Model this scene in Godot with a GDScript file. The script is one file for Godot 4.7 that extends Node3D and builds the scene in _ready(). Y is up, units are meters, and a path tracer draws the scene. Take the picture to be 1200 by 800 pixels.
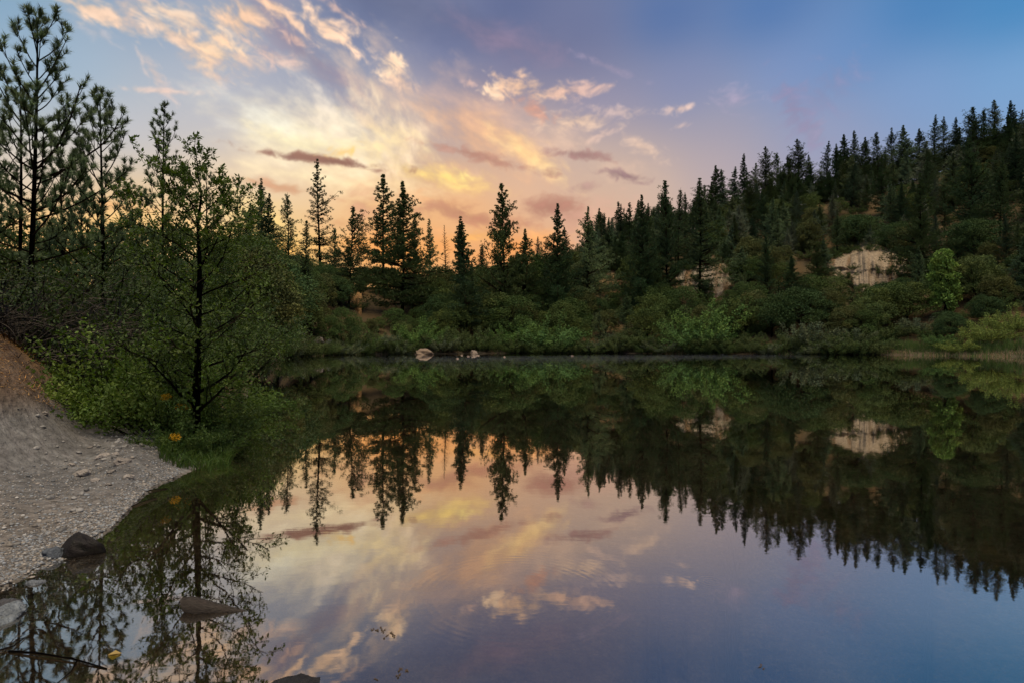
extends Node3D
# A still mountain lake at dusk: gravel shore and young trees on one side, a wooded far bank and hillside, sunset clouds.

const EYE := 1.6
var rnd := RandomNumberGenerator.new()
var fbm := FastNoiseLite.new()
var low := FastNoiseLite.new()
var wisp := FastNoiseLite.new()
var used := {}
var M := {}

# ------------------------------------------------------------------ naming
func numbered(called: String) -> String:
	if not used.has(called):
		used[called] = 0
		return called
	used[called] += 1
	return "%s_%03d" % [called, used[called]]

func tag(o: Node, label: String, category: String, group := "", kind := "") -> void:
	o.set_meta("label", label)
	o.set_meta("category", category)
	if group != "": o.set_meta("group", group)
	if kind != "": o.set_meta("kind", kind)

func thing(called: String, where: Vector3, turn: float, label: String, category: String, group := "") -> Node3D:
	var o := Node3D.new()
	o.name = numbered(called)
	add_child(o)
	o.position = where
	o.rotation.y = turn
	tag(o, label, category, group)
	return o

func part(called: String, mesh: Mesh, mat: Material, parent: Node) -> MeshInstance3D:
	var o := MeshInstance3D.new()
	o.name = called
	o.mesh = mesh
	o.material_override = null
	if mat: o.set_surface_override_material(0, mat)
	parent.add_child(o, true)
	return o

func solo(called: String, mesh: Mesh, mat: Material, where: Vector3, label: String, category: String, group := "", kind := "") -> MeshInstance3D:
	var o := MeshInstance3D.new()
	o.name = numbered(called)
	o.mesh = mesh
	o.set_surface_override_material(0, mat)
	add_child(o)
	o.position = where
	tag(o, label, category, group, kind)
	return o

# ------------------------------------------------------------------ mesh collecting
class Buf:
	var v := PackedVector3Array()
	var n := PackedVector3Array()
	var c := PackedColorArray()
	var i := PackedInt32Array()
	func mesh(with_normals: bool) -> ArrayMesh:
		var a := []
		a.resize(Mesh.ARRAY_MAX)
		a[Mesh.ARRAY_VERTEX] = v
		if with_normals: a[Mesh.ARRAY_NORMAL] = n
		if c.size() == v.size(): a[Mesh.ARRAY_COLOR] = c
		a[Mesh.ARRAY_INDEX] = i
		var m := ArrayMesh.new()
		m.add_surface_from_arrays(Mesh.PRIMITIVE_TRIANGLES, a)
		return m

func leaf(b: Buf, p: Vector3, dir: Vector3, side: Vector3, length: float, width: float, col: Color) -> void:
	# a pointed blade of two faces folded a little along its midrib
	var k := b.v.size()
	var lift := dir.cross(side) * width * 0.22
	var mid := p + dir * length * 0.45
	b.v.append(p)
	b.v.append(mid + side * width * 0.5 + lift)
	b.v.append(p + dir * length)
	b.v.append(mid - side * width * 0.5 + lift)
	for q in 4: b.c.append(col)
	b.i.append(k); b.i.append(k + 1); b.i.append(k + 2)
	b.i.append(k); b.i.append(k + 2); b.i.append(k + 3)

func blade(b: Buf, p: Vector3, tip: Vector3, side: Vector3, col: Color) -> void:
	var k := b.v.size()
	b.v.append(p - side); b.v.append(p + side); b.v.append(tip)
	b.c.append(col); b.c.append(col); b.c.append(col)
	b.i.append(k); b.i.append(k + 1); b.i.append(k + 2)

func any_side(d: Vector3) -> Vector3:
	var r := Vector3(rnd.randf_range(-1, 1), rnd.randf_range(-1, 1), rnd.randf_range(-1, 1))
	var s := d.cross(r)
	return s.normalized() if s.length_squared() > 1e-6 else Vector3.RIGHT

func ball() -> Vector3:
	while true:
		var q := Vector3(rnd.randf_range(-1, 1), rnd.randf_range(-1, 1), rnd.randf_range(-1, 1))
		var l := q.length_squared()
		if l < 1.0 and l > 1e-4: return q
	return Vector3.UP

func on_sphere() -> Vector3:
	return ball().normalized()

func shade_of(base: Color, spread: float, hue := 0.0) -> Color:
	var k := 1.0 + rnd.randf_range(-spread, spread)
	var h := rnd.randf_range(-hue, hue)
	return Color(base.r * k * (1.0 + h), base.g * k, base.b * k * (1.0 - h))

func tube(b: Buf, pts: PackedVector3Array, r0: float, r1: float, sides: int, col: Color) -> void:
	var n := pts.size()
	var first := b.v.size()
	var ax := Vector3.ZERO
	for j in n:
		var d: Vector3 = (pts[mini(j + 1, n - 1)] - pts[maxi(j - 1, 0)]).normalized()
		if ax == Vector3.ZERO:
			ax = d.cross(Vector3(0.3, 0.2, 0.93)).normalized()
			if ax.length_squared() < 0.5: ax = Vector3.RIGHT
		ax = (ax - d * ax.dot(d)).normalized()
		var ay := d.cross(ax)
		var r := lerpf(r0, r1, float(j) / maxf(1.0, n - 1))
		for s in sides:
			var t := TAU * s / sides
			var o := ax * cos(t) + ay * sin(t)
			b.v.append(pts[j] + o * r)
			b.n.append(o)
			b.c.append(col)
	for j in n - 1:
		for s in sides:
			var p := first + j * sides + s
			var q := first + j * sides + (s + 1) % sides
			b.i.append(p); b.i.append(q); b.i.append(p + sides)
			b.i.append(q); b.i.append(q + sides); b.i.append(p + sides)

func wander(p: Vector3, d: Vector3, length: float, steps: int, bend: float, pull: Vector3) -> PackedVector3Array:
	var out := PackedVector3Array()
	out.append(p)
	var q := p
	var e := d.normalized()
	for s in steps:
		e = (e + on_sphere() * bend + pull / steps).normalized()
		q += e * length / steps
		out.append(q)
	return out

# ------------------------------------------------------------------ directions and places
# column px of the photograph (1200 wide, lens of 700 of its pixels) and distance d ahead -> x
func gx(px: float, d: float) -> float:
	return (px - 600.0) / 700.0 * d

func height_for(top_y: float, d: float) -> float:
	return EYE + (404.0 - top_y) / 700.0 * d

func table(t: Array, x: float, col := 1) -> float:
	if x <= t[0][0]: return t[0][col]
	for k in t.size() - 1:
		if x <= t[k + 1][0]:
			var f: float = (x - t[k][0]) / (t[k + 1][0] - t[k][0])
			return lerpf(t[k][col], t[k + 1][col], f)
	return t[t.size() - 1][col]

# ------------------------------------------------------------------ sky
const SKY_W := 4096
const SKY_H := 2048
# places on the sky (azimuth, elevation in degrees) and the colour of the air there, as display values
var air := [
]
# [column, row] as seen ahead -> azimuth, elevation
func ae(px: float, py: float) -> Vector2:
	var u := (px - 600.0) / 700.0
	var a := atan(u)
	return Vector2(rad_to_deg(a), rad_to_deg(atan((404.0 - py) / 700.0 * cos(a))))

var clouds := [
	# column, row, half length, half height, tilt, colour, opacity, softness, noise amount
	[470, 5, 170, 34, -10, 84, 92, 124, 0.55, 0.9, 0.35],
	[350, 55, 120, 24, -36, 150, 132, 148, 0.75, 0.7, 0.45],
	[590, 47, 95, 22, -14, 150, 126, 146, 0.55, 0.9, 0.45],
	[110, 12, 48, 14, -12, 250, 208, 175, 0.85, 0.5, 0.6],
	[110, 35, 26, 10, -22, 215, 196, 192, 0.4, 0.6, 0.6],
	[212, 46, 78, 26, -22, 240, 195, 165, 0.72, 0.7, 0.8],
	[188, 26, 48, 14, -30, 253, 212, 179, 0.75, 0.5, 0.75],
	[252, 62, 36, 18, -15, 255, 214, 173, 0.8, 0.6, 0.75],
	[283, 20, 26, 34, -28, 252, 204, 165, 0.85, 0.55, 0.7],
	[235, 32, 60, 12, -15, 255, 218, 183, 0.7, 0.5, 0.8],
	[322, 9, 46, 8, -30, 250, 206, 171, 0.85, 0.5, 0.6],
	[386, 34, 40, 17, -28, 255, 214, 181, 0.95, 0.5, 0.65],
	[395, 10, 36, 6, -28, 245, 197, 173, 0.6, 0.5, 0.6],
	[345, 45, 20, 8, -10, 240, 193, 169, 0.6, 0.5, 0.6],
	[316, 62, 34, 12, -22, 240, 197, 175, 0.65, 0.6, 0.75],
	[186, 106, 44, 4, 8, 246, 206, 183, 0.6, 0.6, 0.5],
	[180, 86, 30, 9, -55, 240, 204, 185, 0.6, 0.6, 0.6],
	[240, 98, 40, 9, 8, 226, 205, 196, 0.3, 0.8, 0.7],
	[350, 170, 115, 52, -8, 255, 234, 196, 0.85, 0.9, 0.5],
	[350, 162, 100, 46, -12, 255, 236, 196, 0.8, 1.0, 0.4],
	[320, 146, 74, 32, -20, 255, 249, 226, 0.96, 0.8, 0.32],
	[420, 158, 70, 26, -20, 255, 238, 205, 0.7, 0.9, 0.6],
	[392, 150, 70, 36, -40, 255, 236, 208, 0.6, 0.8, 0.7],
	[370, 172, 100, 20, -4, 255, 238, 190, 0.85, 0.7, 0.5],
	[350, 205, 90, 16, -2, 255, 232, 186, 0.7, 0.8, 0.5],
	[470, 125, 105, 50, -32, 246, 204, 168, 0.58, 0.9, 0.7],
	[560, 125, 110, 34, -22, 236, 188, 160, 0.4, 0.9, 0.7],
	[455, 150, 62, 50, -65, 255, 226, 186, 0.7, 0.8, 0.75],
	[560, 165, 100, 38, -28, 236, 182, 140, 0.7, 0.8, 0.65],
	[608, 170, 60, 22, -28, 252, 200, 146, 0.8, 0.8, 0.5],
	[468, 185, 70, 34, -30, 255, 226, 168, 0.8, 0.8, 0.65],
	[622, 183, 66, 15, -32, 255, 216, 152, 0.8, 0.8, 0.45],
	[660, 165, 90, 28, -20, 244, 202, 168, 0.42, 0.9, 0.6],
	[520, 208, 72, 16, -10, 255, 218, 128, 0.9, 0.9, 0.45],
	[541, 206, 18, 10, -40, 255, 226, 140, 0.8, 0.7, 0.4],
	[450, 222, 100, 20, -4, 255, 222, 172, 0.8, 0.9, 0.4],
	[460, 76, 17, 22, -28, 255, 220, 185, 0.95, 0.6, 0.7],
	[470, 95, 30, 14, -50, 250, 206, 173, 0.7, 0.7, 0.6],
	[578, 106, 20, 12, -25, 255, 218, 183, 0.9, 0.5, 0.7],
	[612, 102, 44, 14, -10, 246, 200, 165, 0.9, 0.5, 0.7],
	[668, 106, 56, 10, 3, 236, 191, 169, 0.75, 0.6, 0.65],
	[550, 97, 9, 6, -20, 240, 196, 177, 0.7, 0.6, 0.5],
	[625, 128, 30, 11, -18, 216, 152, 128, 0.65, 0.7, 0.6],
	[678, 141, 46, 13, 2, 242, 204, 172, 0.72, 0.6, 0.6],
	[724, 130, 44, 7, -6, 232, 198, 182, 0.55, 0.6, 0.6],
	[700, 160, 34, 5, 22, 238, 200, 178, 0.5, 0.6, 0.6],
	[797, 127, 23, 6, 3, 242, 204, 184, 0.8, 0.6, 0.5],
	[800, 147, 14, 4, 12, 236, 200, 184, 0.5, 0.6, 0.5],
	[754, 172, 34, 11, -32, 248, 208, 176, 0.65, 0.8, 0.5],
	[710, 76, 50, 5, -25, 176, 156, 176, 0.45, 0.8, 0.5],
	[865, 116, 30, 15, -12, 190, 168, 188, 0.5, 0.9, 0.6],
	[932, 130, 18, 44, 22, 146, 130, 158, 0.62, 0.9, 0.75],
	[968, 108, 28, 40, -40, 142, 136, 168, 0.52, 0.9, 0.75],
	[955, 155, 14, 24, 20, 150, 136, 160, 0.45, 0.9, 0.7],
	[384, 188, 92, 6, -3, 146, 106, 92, 0.95, 0.35, 0.5],
	[335, 184, 26, 4, -8, 150, 112, 100, 0.8, 0.35, 0.5],
	[404, 178, 26, 7, 14, 255, 192, 96, 0.6, 0.8, 0.7],
	[500, 232, 60, 9, -10, 236, 170, 120, 0.5, 0.8, 0.6],
	[682, 181, 44, 7, -9, 160, 122, 118, 0.85, 0.45, 0.55],
	[733, 206, 38, 7, -13, 150, 120, 122, 0.9, 0.45, 0.45],
	[646, 203, 15, 6, -5, 176, 132, 120, 0.75, 0.5, 0.5],
	[684, 220, 22, 7, 4, 176, 140, 132, 0.65, 0.6, 0.5],
	[572, 186, 52, 8, -14, 178, 128, 112, 0.75, 0.5, 0.6],
	[545, 178, 60, 5, -10, 186, 138, 122, 0.6, 0.5, 0.6],
	[645, 243, 50, 17, 4, 172, 122, 106, 0.85, 0.6, 0.5],
	[672, 252, 34, 22, -30, 190, 140, 122, 0.6, 0.7, 0.5],
	[720, 245, 50, 18, -10, 216, 168, 148, 0.55, 0.8, 0.6],
	[330, 220, 66, 9, -5, 202, 146, 112, 0.7, 0.6, 0.55],
	[425, 243, 24, 24, 10, 206, 152, 122, 0.7, 0.7, 0.5],
	[400, 262, 60, 14, -4, 214, 152, 110, 0.55, 0.8, 0.5],
	[540, 250, 66, 13, -10, 180, 126, 104, 0.75, 0.6, 0.55],
	[585, 262, 56, 10, -4, 190, 130, 104, 0.65, 0.7, 0.55],
	[560, 276, 40, 10, 6, 255, 186, 100, 0.7, 0.8, 0.5],
	[630, 280, 60, 14, 4, 250, 178, 112, 0.7, 0.8, 0.5],
	[470, 275, 60, 16, 0, 236, 166, 112, 0.6, 0.9, 0.5],
	[450, 288, 130, 26, 0, 250, 158, 78, 0.75, 1.0, 0.4],
	[610, 292, 100, 24, 0, 248, 156, 82, 0.75, 1.0, 0.4],
	[300, 290, 120, 26, 0, 255, 184, 92, 0.75, 1.0, 0.4],
	[295, 262, 46, 44, 0, 255, 224, 130, 0.95, 1.0, 0.3],
	[150, 262, 120, 26, -3, 255, 206, 130, 0.7, 1.0, 0.4],
	[130, 240, 60, 8, 2, 235, 168, 110, 0.5, 0.7, 0.5],
]

func paint_cloud(buf: PackedFloat32Array, w: int, h: int, a0: float, e0: float, da: float, c: Array, seed_k: int) -> void:
	# c: azimuth, elevation, half length, half height in degrees, tilt, rgb, opacity, softness, noise amount
	var reach: float = maxf(c[2], c[3]) * 1.45
	var ce: float = maxf(0.15, cos(deg_to_rad(c[1])))
	var i0 := clampi(int((c[0] - reach / ce - a0) / da), 0, w)
	var i1 := clampi(int((c[0] + reach / ce - a0) / da) + 1, 0, w)
	var j0 := clampi(int((e0 - c[1] - reach) / da), 0, h)
	var j1 := clampi(int((e0 - c[1] + reach) / da) + 1, 0, h)
	var cs := cos(deg_to_rad(c[4]))
	var sn := sin(deg_to_rad(c[4]))
	var ra: float = c[2]
	var rb: float = c[3]
	var ca: float = c[0]
	var cel: float = c[1]
	var r: float = c[5]
	var g: float = c[6]
	var bl: float = c[7]
	var op: float = c[8]
	var soft: float = c[9]
	var amp: float = c[10]
	var off := seed_k * 17.3
	var big := clampf(2.2 / sqrt(ra * rb), 0.35, 1.6)
	for j in range(j0, j1):
		var dy := e0 - j * da - cel
		for i in range(i0, i1):
			var dx := (a0 + i * da - ca) * ce
			var p := dx * cs + dy * sn
			var q := -dx * sn + dy * cs
			var rr := (p / ra) * (p / ra) + (q / rb) * (q / rb)
			if rr > 2.0: continue
			var wp := low.get_noise_2d((p + off) * 26.0 * big, q * 40.0 * big) * 0.8
			var n := wisp.get_noise_2d((p + wp + off) * 30.0 * big, (q + wp * 0.8) * 58.0 * big)
			var val := 0.95 - sqrt(rr) + n * amp * 1.7
			var t := clampf(val / (soft + 0.5), 0.0, 1.0)
			var a := op * t * t * (3.0 - 2.0 * t)
			a *= clampf((2.0 - rr) * 1.5, 0.0, 1.0)
			if a <= 0.002: continue
			var lit := 1.0 + n * 0.18
			var k := (j * w + i) * 3
			buf[k] = lerpf(buf[k], r * lit, a)
			buf[k + 1] = lerpf(buf[k + 1], g * lit, a)
			buf[k + 2] = lerpf(buf[k + 2], bl * lit, a)

func air_colour(a: float, e: float, pts: Array) -> Vector3:
	var sum := Vector3.ZERO
	var wsum := 0.0
	for p in pts:
		var dx: float = absf(a - p[0])
		if dx > 180.0: dx = 360.0 - dx
		dx *= cos(deg_to_rad(minf(80.0, (e + p[1]) * 0.5)))
		var dy: float = e - p[1]
		var w := 1.0 / pow(dx * dx + dy * dy * 1.8 + 14.0, 1.5)
		sum += p[2] * w
		wsum += w
	return sum / wsum

func make_sky() -> ImageTexture:
	wisp.seed = 5; wisp.noise_type = FastNoiseLite.TYPE_SIMPLEX_SMOOTH; wisp.frequency = 0.011
	wisp.fractal_type = FastNoiseLite.FRACTAL_FBM; wisp.fractal_octaves = 6; wisp.fractal_gain = 0.6
	low.seed = 9; low.noise_type = FastNoiseLite.TYPE_SIMPLEX_SMOOTH; low.frequency = 0.008
	low.fractal_type = FastNoiseLite.FRACTAL_FBM; low.fractal_octaves = 2
	var pts := []
	for s in [[0, 0, 122, 160, 190], [0, 90, 148, 178, 202], [90, 80, 156, 182, 206], [40, 200, 222, 208, 196], [230, 100, 172, 184, 202], [300, 110, 184, 184, 196], [150, 150, 196, 196, 204], [250, 140, 200, 196, 200], [170, 20, 134, 158, 188],
			[60, 290, 255, 188, 100], [150, 260, 255, 200, 120], [250, 230, 250, 212, 165], [320, 285, 255, 206, 110], [320, 200, 252, 222, 186], [400, 215, 252, 216, 170], [330, 100, 160, 168, 188], [400, 75, 128, 142, 174],
			[420, 20, 92, 106, 146], [430, 110, 158, 164, 184], [440, 250, 252, 190, 120], [470, 300, 255, 168, 84], [520, 60, 92, 108, 154], [540, 240, 250, 188, 128], [560, 140, 208, 170, 156], [480, 110, 184, 172, 180], [620, 160, 216, 188, 172], [600, 10, 82, 98, 142], [600, 80, 114, 118, 156], [666, 66, 120, 121, 152],
			[620, 220, 238, 190, 152], [600, 300, 252, 166, 92], [680, 40, 98, 110, 150], [700, 120, 148, 144, 172], [700, 190, 206, 180, 164], [700, 260, 240, 182, 144], [760, 220, 216, 186, 162], [705, 222, 208, 178, 155], [780, 20, 74, 108, 164],
			[800, 100, 128, 138, 178], [850, 150, 162, 156, 172], [840, 190, 186, 168, 170], [900, 10, 72, 114, 172], [920, 90, 124, 148, 196], [960, 150, 152, 156, 186], [1000, 60, 104, 142, 194], [1080, 10, 62, 122, 180], [1080, 100, 130, 160, 204],
			[1190, 5, 62, 132, 188], [1190, 90, 124, 166, 210], [1000, 260, 190, 170, 180], [1190, 260, 170, 170, 195], [850, 300, 215, 170, 150], [-100, 280, 235, 190, 140]]:
		var q := ae(s[0], s[1])
		pts.append([q.x, q.y, Vector3(s[2], s[3], s[4]) / 255.0])
	# the rest of the dome goes on as clear dusk air
	for s in [[-75, 8, 205, 190, 180], [-75, 30, 130, 158, 188], [-110, 8, 175, 175, 190], [-110, 35, 112, 146, 186], [75, 8, 180, 176, 195], [75, 30, 108, 148, 198], [110, 8, 172, 168, 190], [110, 35, 104, 142, 190],
			[180, 8, 165, 160, 182], [180, 35, 104, 138, 184], [0, 50, 80, 108, 162], [-50, 50, 98, 134, 178], [50, 50, 72, 118, 176], [0, 75, 78, 112, 168], [120, 65, 84, 118, 172], [-120, 65, 88, 122, 174], [0, 90, 80, 114, 170]]:
		pts.append([float(s[0]), float(s[1]), Vector3(s[2], s[3], s[4]) / 255.0])
	# air on a coarse grid of half degrees
	var bw := 360
	var bh := 92
	var base := PackedFloat32Array()
	base.resize(bw * bh * 3)
	for j in bh:
		for i in bw:
			var col := air_colour(i - 179.5, 90.5 - j, pts)
			var k := (j * bw + i) * 3
			base[k] = col.x; base[k + 1] = col.y; base[k + 2] = col.z
	var list := []
	var k2 := 0
	for c in clouds:
		var q := ae(c[0], c[1])
		var ca := cos(deg_to_rad(q.x))
		list.append([q.x, q.y, c[2] * 0.093 * ca, c[3] * 0.095 * ca, float(c[4]), c[5] / 255.0, c[6] / 255.0, c[7] / 255.0, c[8], c[9], c[10]])
	# scattered wisps over the rest of the dome
	rnd.seed = 77
	for n in 70:
		var a := rnd.randf_range(-180, 180)
		var e := rnd.randf_range(8, 75)
		if absf(a) < 52.0 and e < 40.0: continue
		var col := air_colour(a, e, pts).lerp(Vector3(0.86, 0.72, 0.68), 0.45)
		var big := rnd.randf_range(3, 9)
		list.append([a, e, big, big * rnd.randf_range(0.15, 0.4), rnd.randf_range(-35, 15), col.x, col.y, col.z, rnd.randf_range(0.3, 0.7), 0.8, 0.7])
	# whole dome, coarse
	var cw := 1024
	var ch := 512
	var img := paint_sky(base, bw, bh, list, cw, ch / 2 + 6, -180.0 + 0.176, 90.0 - 0.176, 360.0 / cw, ch)
	img.resize(SKY_W, SKY_H, Image.INTERPOLATE_CUBIC)
	# the part ahead, at full sharpness
	var st := 360.0 / SKY_W
	var i0 := int((180.0 - 47.0) / st)
	var i1 := int((180.0 + 47.0) / st)
	var j0 := int((90.0 - 35.0) / st)
	var j1 := int((90.0 + 1.0) / st)
	var fine := paint_sky(base, bw, bh, list, i1 - i0, j1 - j0, -180.0 + (i0 + 0.5) * st, 90.0 - (j0 + 0.5) * st, st, j1 - j0)
	img.blit_rect(fine, Rect2i(0, 0, i1 - i0, j1 - j0), Vector2i(i0, j0))
	# straight ahead (-z) is the seam of a panorama: swap its halves
	var out := Image.create_empty(SKY_W, SKY_H, false, Image.FORMAT_RGBF)
	out.blit_rect(img, Rect2i(SKY_W / 2, 0, SKY_W / 2, SKY_H), Vector2i(0, 0))
	out.blit_rect(img, Rect2i(0, 0, SKY_W / 2, SKY_H), Vector2i(SKY_W / 2, 0))
	return ImageTexture.create_from_image(out)

func paint_sky(base: PackedFloat32Array, bw: int, bh: int, list: Array, w: int, h: int, a0: float, e0: float, st: float, full_h: int) -> Image:
	var buf := PackedFloat32Array()
	buf.resize(w * full_h * 3)
	for j in h:
		var fy := clampf(90.5 - (e0 - j * st), 0.0, bh - 1.001)
		var y := int(fy)
		fy -= y
		for i in w:
			var fx := clampf(a0 + i * st + 179.5, 0.0, bw - 1.001)
			var x := int(fx)
			fx -= x
			var p := (y * bw + x) * 3
			var q := p + bw * 3
			var k := (j * w + i) * 3
			for c in 3:
				buf[k + c] = lerpf(lerpf(base[p + c], base[p + 3 + c], fx), lerpf(base[q + c], base[q + 3 + c], fx), fy)
	var s := 0
	for c in list:
		s += 1
		paint_cloud(buf, w, h, a0, e0, st, c, s)
	for k in w * h * 3:
		buf[k] = pow((buf[k] + 0.055) / 1.055, 2.4)
	return Image.create_from_data(w, full_h, false, Image.FORMAT_RGBF, buf.to_byte_array())

# ------------------------------------------------------------------ materials
func noise_tex(seed_k: int, freq: float, octaves: int, lo: Color, hi: Color, size := 512) -> NoiseTexture2D:
	var n := FastNoiseLite.new()
	n.seed = seed_k
	n.noise_type = FastNoiseLite.TYPE_SIMPLEX_SMOOTH
	n.frequency = freq
	n.fractal_type = FastNoiseLite.FRACTAL_FBM
	n.fractal_octaves = octaves
	n.fractal_gain = 0.6
	var g := Gradient.new()
	g.set_color(0, lo)
	g.set_color(1, hi)
	var t := NoiseTexture2D.new()
	t.width = size
	t.height = size
	t.seamless = true
	t.noise = n
	t.color_ramp = g
	return t

func mat(rough: float, spec := 0.35) -> StandardMaterial3D:
	var m := StandardMaterial3D.new()
	m.vertex_color_use_as_albedo = true
	m.roughness = rough
	m.metallic_specular = spec
	return m

func make_materials() -> void:
	var grain := noise_tex(3, 0.02, 5, Color(0.55, 0.55, 0.55), Color(1, 1, 1))
	var bumps := noise_tex(4, 0.03, 6, Color(0, 0, 0), Color(1, 1, 1))
	var leafm := mat(0.55, 0.35)
	leafm.backlight_enabled = true
	leafm.backlight = Color(0.85, 0.9, 0.45)
	M.leaf = leafm
	var far := mat(0.8, 0.25)
	far.backlight_enabled = true
	far.backlight = Color(0.5, 0.5, 0.35)
	M.far_leaf = far
	var ndl := mat(0.6, 0.3)
	ndl.backlight_enabled = true
	ndl.backlight = Color(0.35, 0.38, 0.25)
	M.needle = ndl
	var bark := mat(0.9, 0.2)
	bark.albedo_texture = grain
	bark.uv1_triplanar = true
	bark.uv1_scale = Vector3(3, 0.8, 3)
	bark.heightmap_enabled = true
	bark.heightmap_texture = bumps
	bark.heightmap_scale = 2.0
	M.bark = bark
	var soil := mat(0.95, 0.2)
	soil.albedo_texture = grain
	soil.uv1_triplanar = true
	soil.uv1_world_triplanar = true
	soil.uv1_scale = Vector3(0.55, 0.55, 0.55)
	soil.heightmap_enabled = true
	soil.heightmap_texture = bumps
	soil.heightmap_scale = 5.0
	M.soil = soil
	var rock := mat(0.85, 0.3)
	rock.albedo_texture = grain
	rock.uv1_triplanar = true
	rock.uv1_scale = Vector3(1.6, 1.6, 1.6)
	rock.heightmap_enabled = true
	rock.heightmap_texture = bumps
	rock.heightmap_scale = 3.0
	M.rock = rock
	var cliff := mat(0.95, 0.2)
	cliff.albedo_texture = grain
	cliff.uv1_triplanar = true
	cliff.uv1_scale = Vector3(0.12, 0.12, 0.12)
	cliff.heightmap_enabled = true
	cliff.heightmap_texture = bumps
	cliff.heightmap_scale = 25.0
	M.cliff = cliff
	var wet := mat(0.5, 0.3)
	wet.albedo_texture = grain
	wet.uv1_triplanar = true
	wet.uv1_scale = Vector3(5, 5, 5)
	wet.heightmap_enabled = true
	wet.heightmap_texture = bumps
	wet.heightmap_scale = 0.8
	M.wet = wet
	var w := StandardMaterial3D.new()
	w.albedo_color = Color(0.96, 0.90, 0.81, 0.0)
	w.transparency = BaseMaterial3D.TRANSPARENCY_ALPHA
	w.refraction_enabled = true
	w.refraction_scale = 0.095
	w.metallic = 0.2
	w.clearcoat_enabled = true
	w.clearcoat = 1.0
	w.clearcoat_roughness = 0.0
	w.roughness = 0.31
	w.roughness_texture = noise_tex(21, 0.01, 3, Color(0.0, 0.0, 0.0), Color(0.06, 0.06, 0.06), 256)
	w.uv1_triplanar = true
	w.uv1_world_triplanar = true
	w.uv1_scale = Vector3(0.16, 0.22, 0.52)
	w.normal_enabled = true
	var wn := FastNoiseLite.new()
	wn.seed = 31
	wn.noise_type = FastNoiseLite.TYPE_SIMPLEX_SMOOTH
	wn.frequency = 0.012
	wn.fractal_octaves = 3
	wn.fractal_gain = 0.45
	var wt := NoiseTexture2D.new()
	wt.width = 1024
	wt.height = 1024
	wt.seamless = true
	wt.noise = wn
	wt.as_normal_map = true
	wt.bump_strength = 8.0
	w.normal_texture = wt
	w.normal_scale = 0.011
	M.water = w

# ------------------------------------------------------------------ the lie of the land
var shore := [[-180, 1.0], [-120, 1.6], [-80, 2.9], [-60, 4.2], [-45, 4.95], [-40.6, 5.16], [-37.6, 5.6], [-33.9, 6.24], [-32.4, 7.0], [-31, 7.8], [-29, 8.4], [-26.5, 9.2], [-25.2, 11], [-24.3, 16], [-23.4, 34], [-22.3, 60],
	[-21, 80], [-19.5, 92], [-14, 108], [-8, 114], [0, 120], [8, 124], [15, 118], [22, 116], [28, 118], [32, 120], [36, 114], [40.6, 112], [45, 107], [52, 96], [65, 70], [80, 40], [100, 8], [130, 2], [180, 1.0]]
# azimuth, distance of the crest, its height
var ridge := [[-180, 60, 3.0], [-60, 60, 4.0], [-30, 90, 7.0], [-23.2, 120, 13.0], [-17.9, 150, 16.0], [-12, 155, 17.0], [-6.5, 165, 17.0], [0, 180, 21.0], [4.9, 195, 27.0], [11.3, 215, 36.0], [16, 230, 44.0], [21.8, 240, 50.0],
	[27.2, 250, 55.0], [32.7, 260, 60.0], [36.6, 265, 64.0], [40.6, 270, 67.0], [50, 270, 70.0], [70, 240, 50.0], [100, 120, 15.0], [180, 60, 3.0]]
# crest of the eroded bank beside the gravel beach, by azimuth
var bank := [[-180, 1.2], [-70, 2.6], [-50, 2.5], [-43, 2.1], [-40.6, 1.72], [-37.6, 1.10], [-35.5, 0.66], [-34, 0.46], [-31, 0.36], [-26, 0.34], [-24, 0.3]]
var shore_xz := PackedVector2Array()

func shore_distance(x: float, z: float, az: float) -> float:
	# distance to the nearest stretch of shore, looked for near the same bearing
	var best := 1e9
	var p := Vector2(x, z)
	var n := shore_xz.size()
	for k in n - 1:
		if absf(shore[k][0] - az) > 45.0 and absf(shore[k + 1][0] - az) > 45.0: continue
		var q := Geometry2D.get_closest_point_to_segment(p, shore_xz[k], shore_xz[k + 1])
		best = minf(best, p.distance_squared_to(q))
	return sqrt(best)

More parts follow.
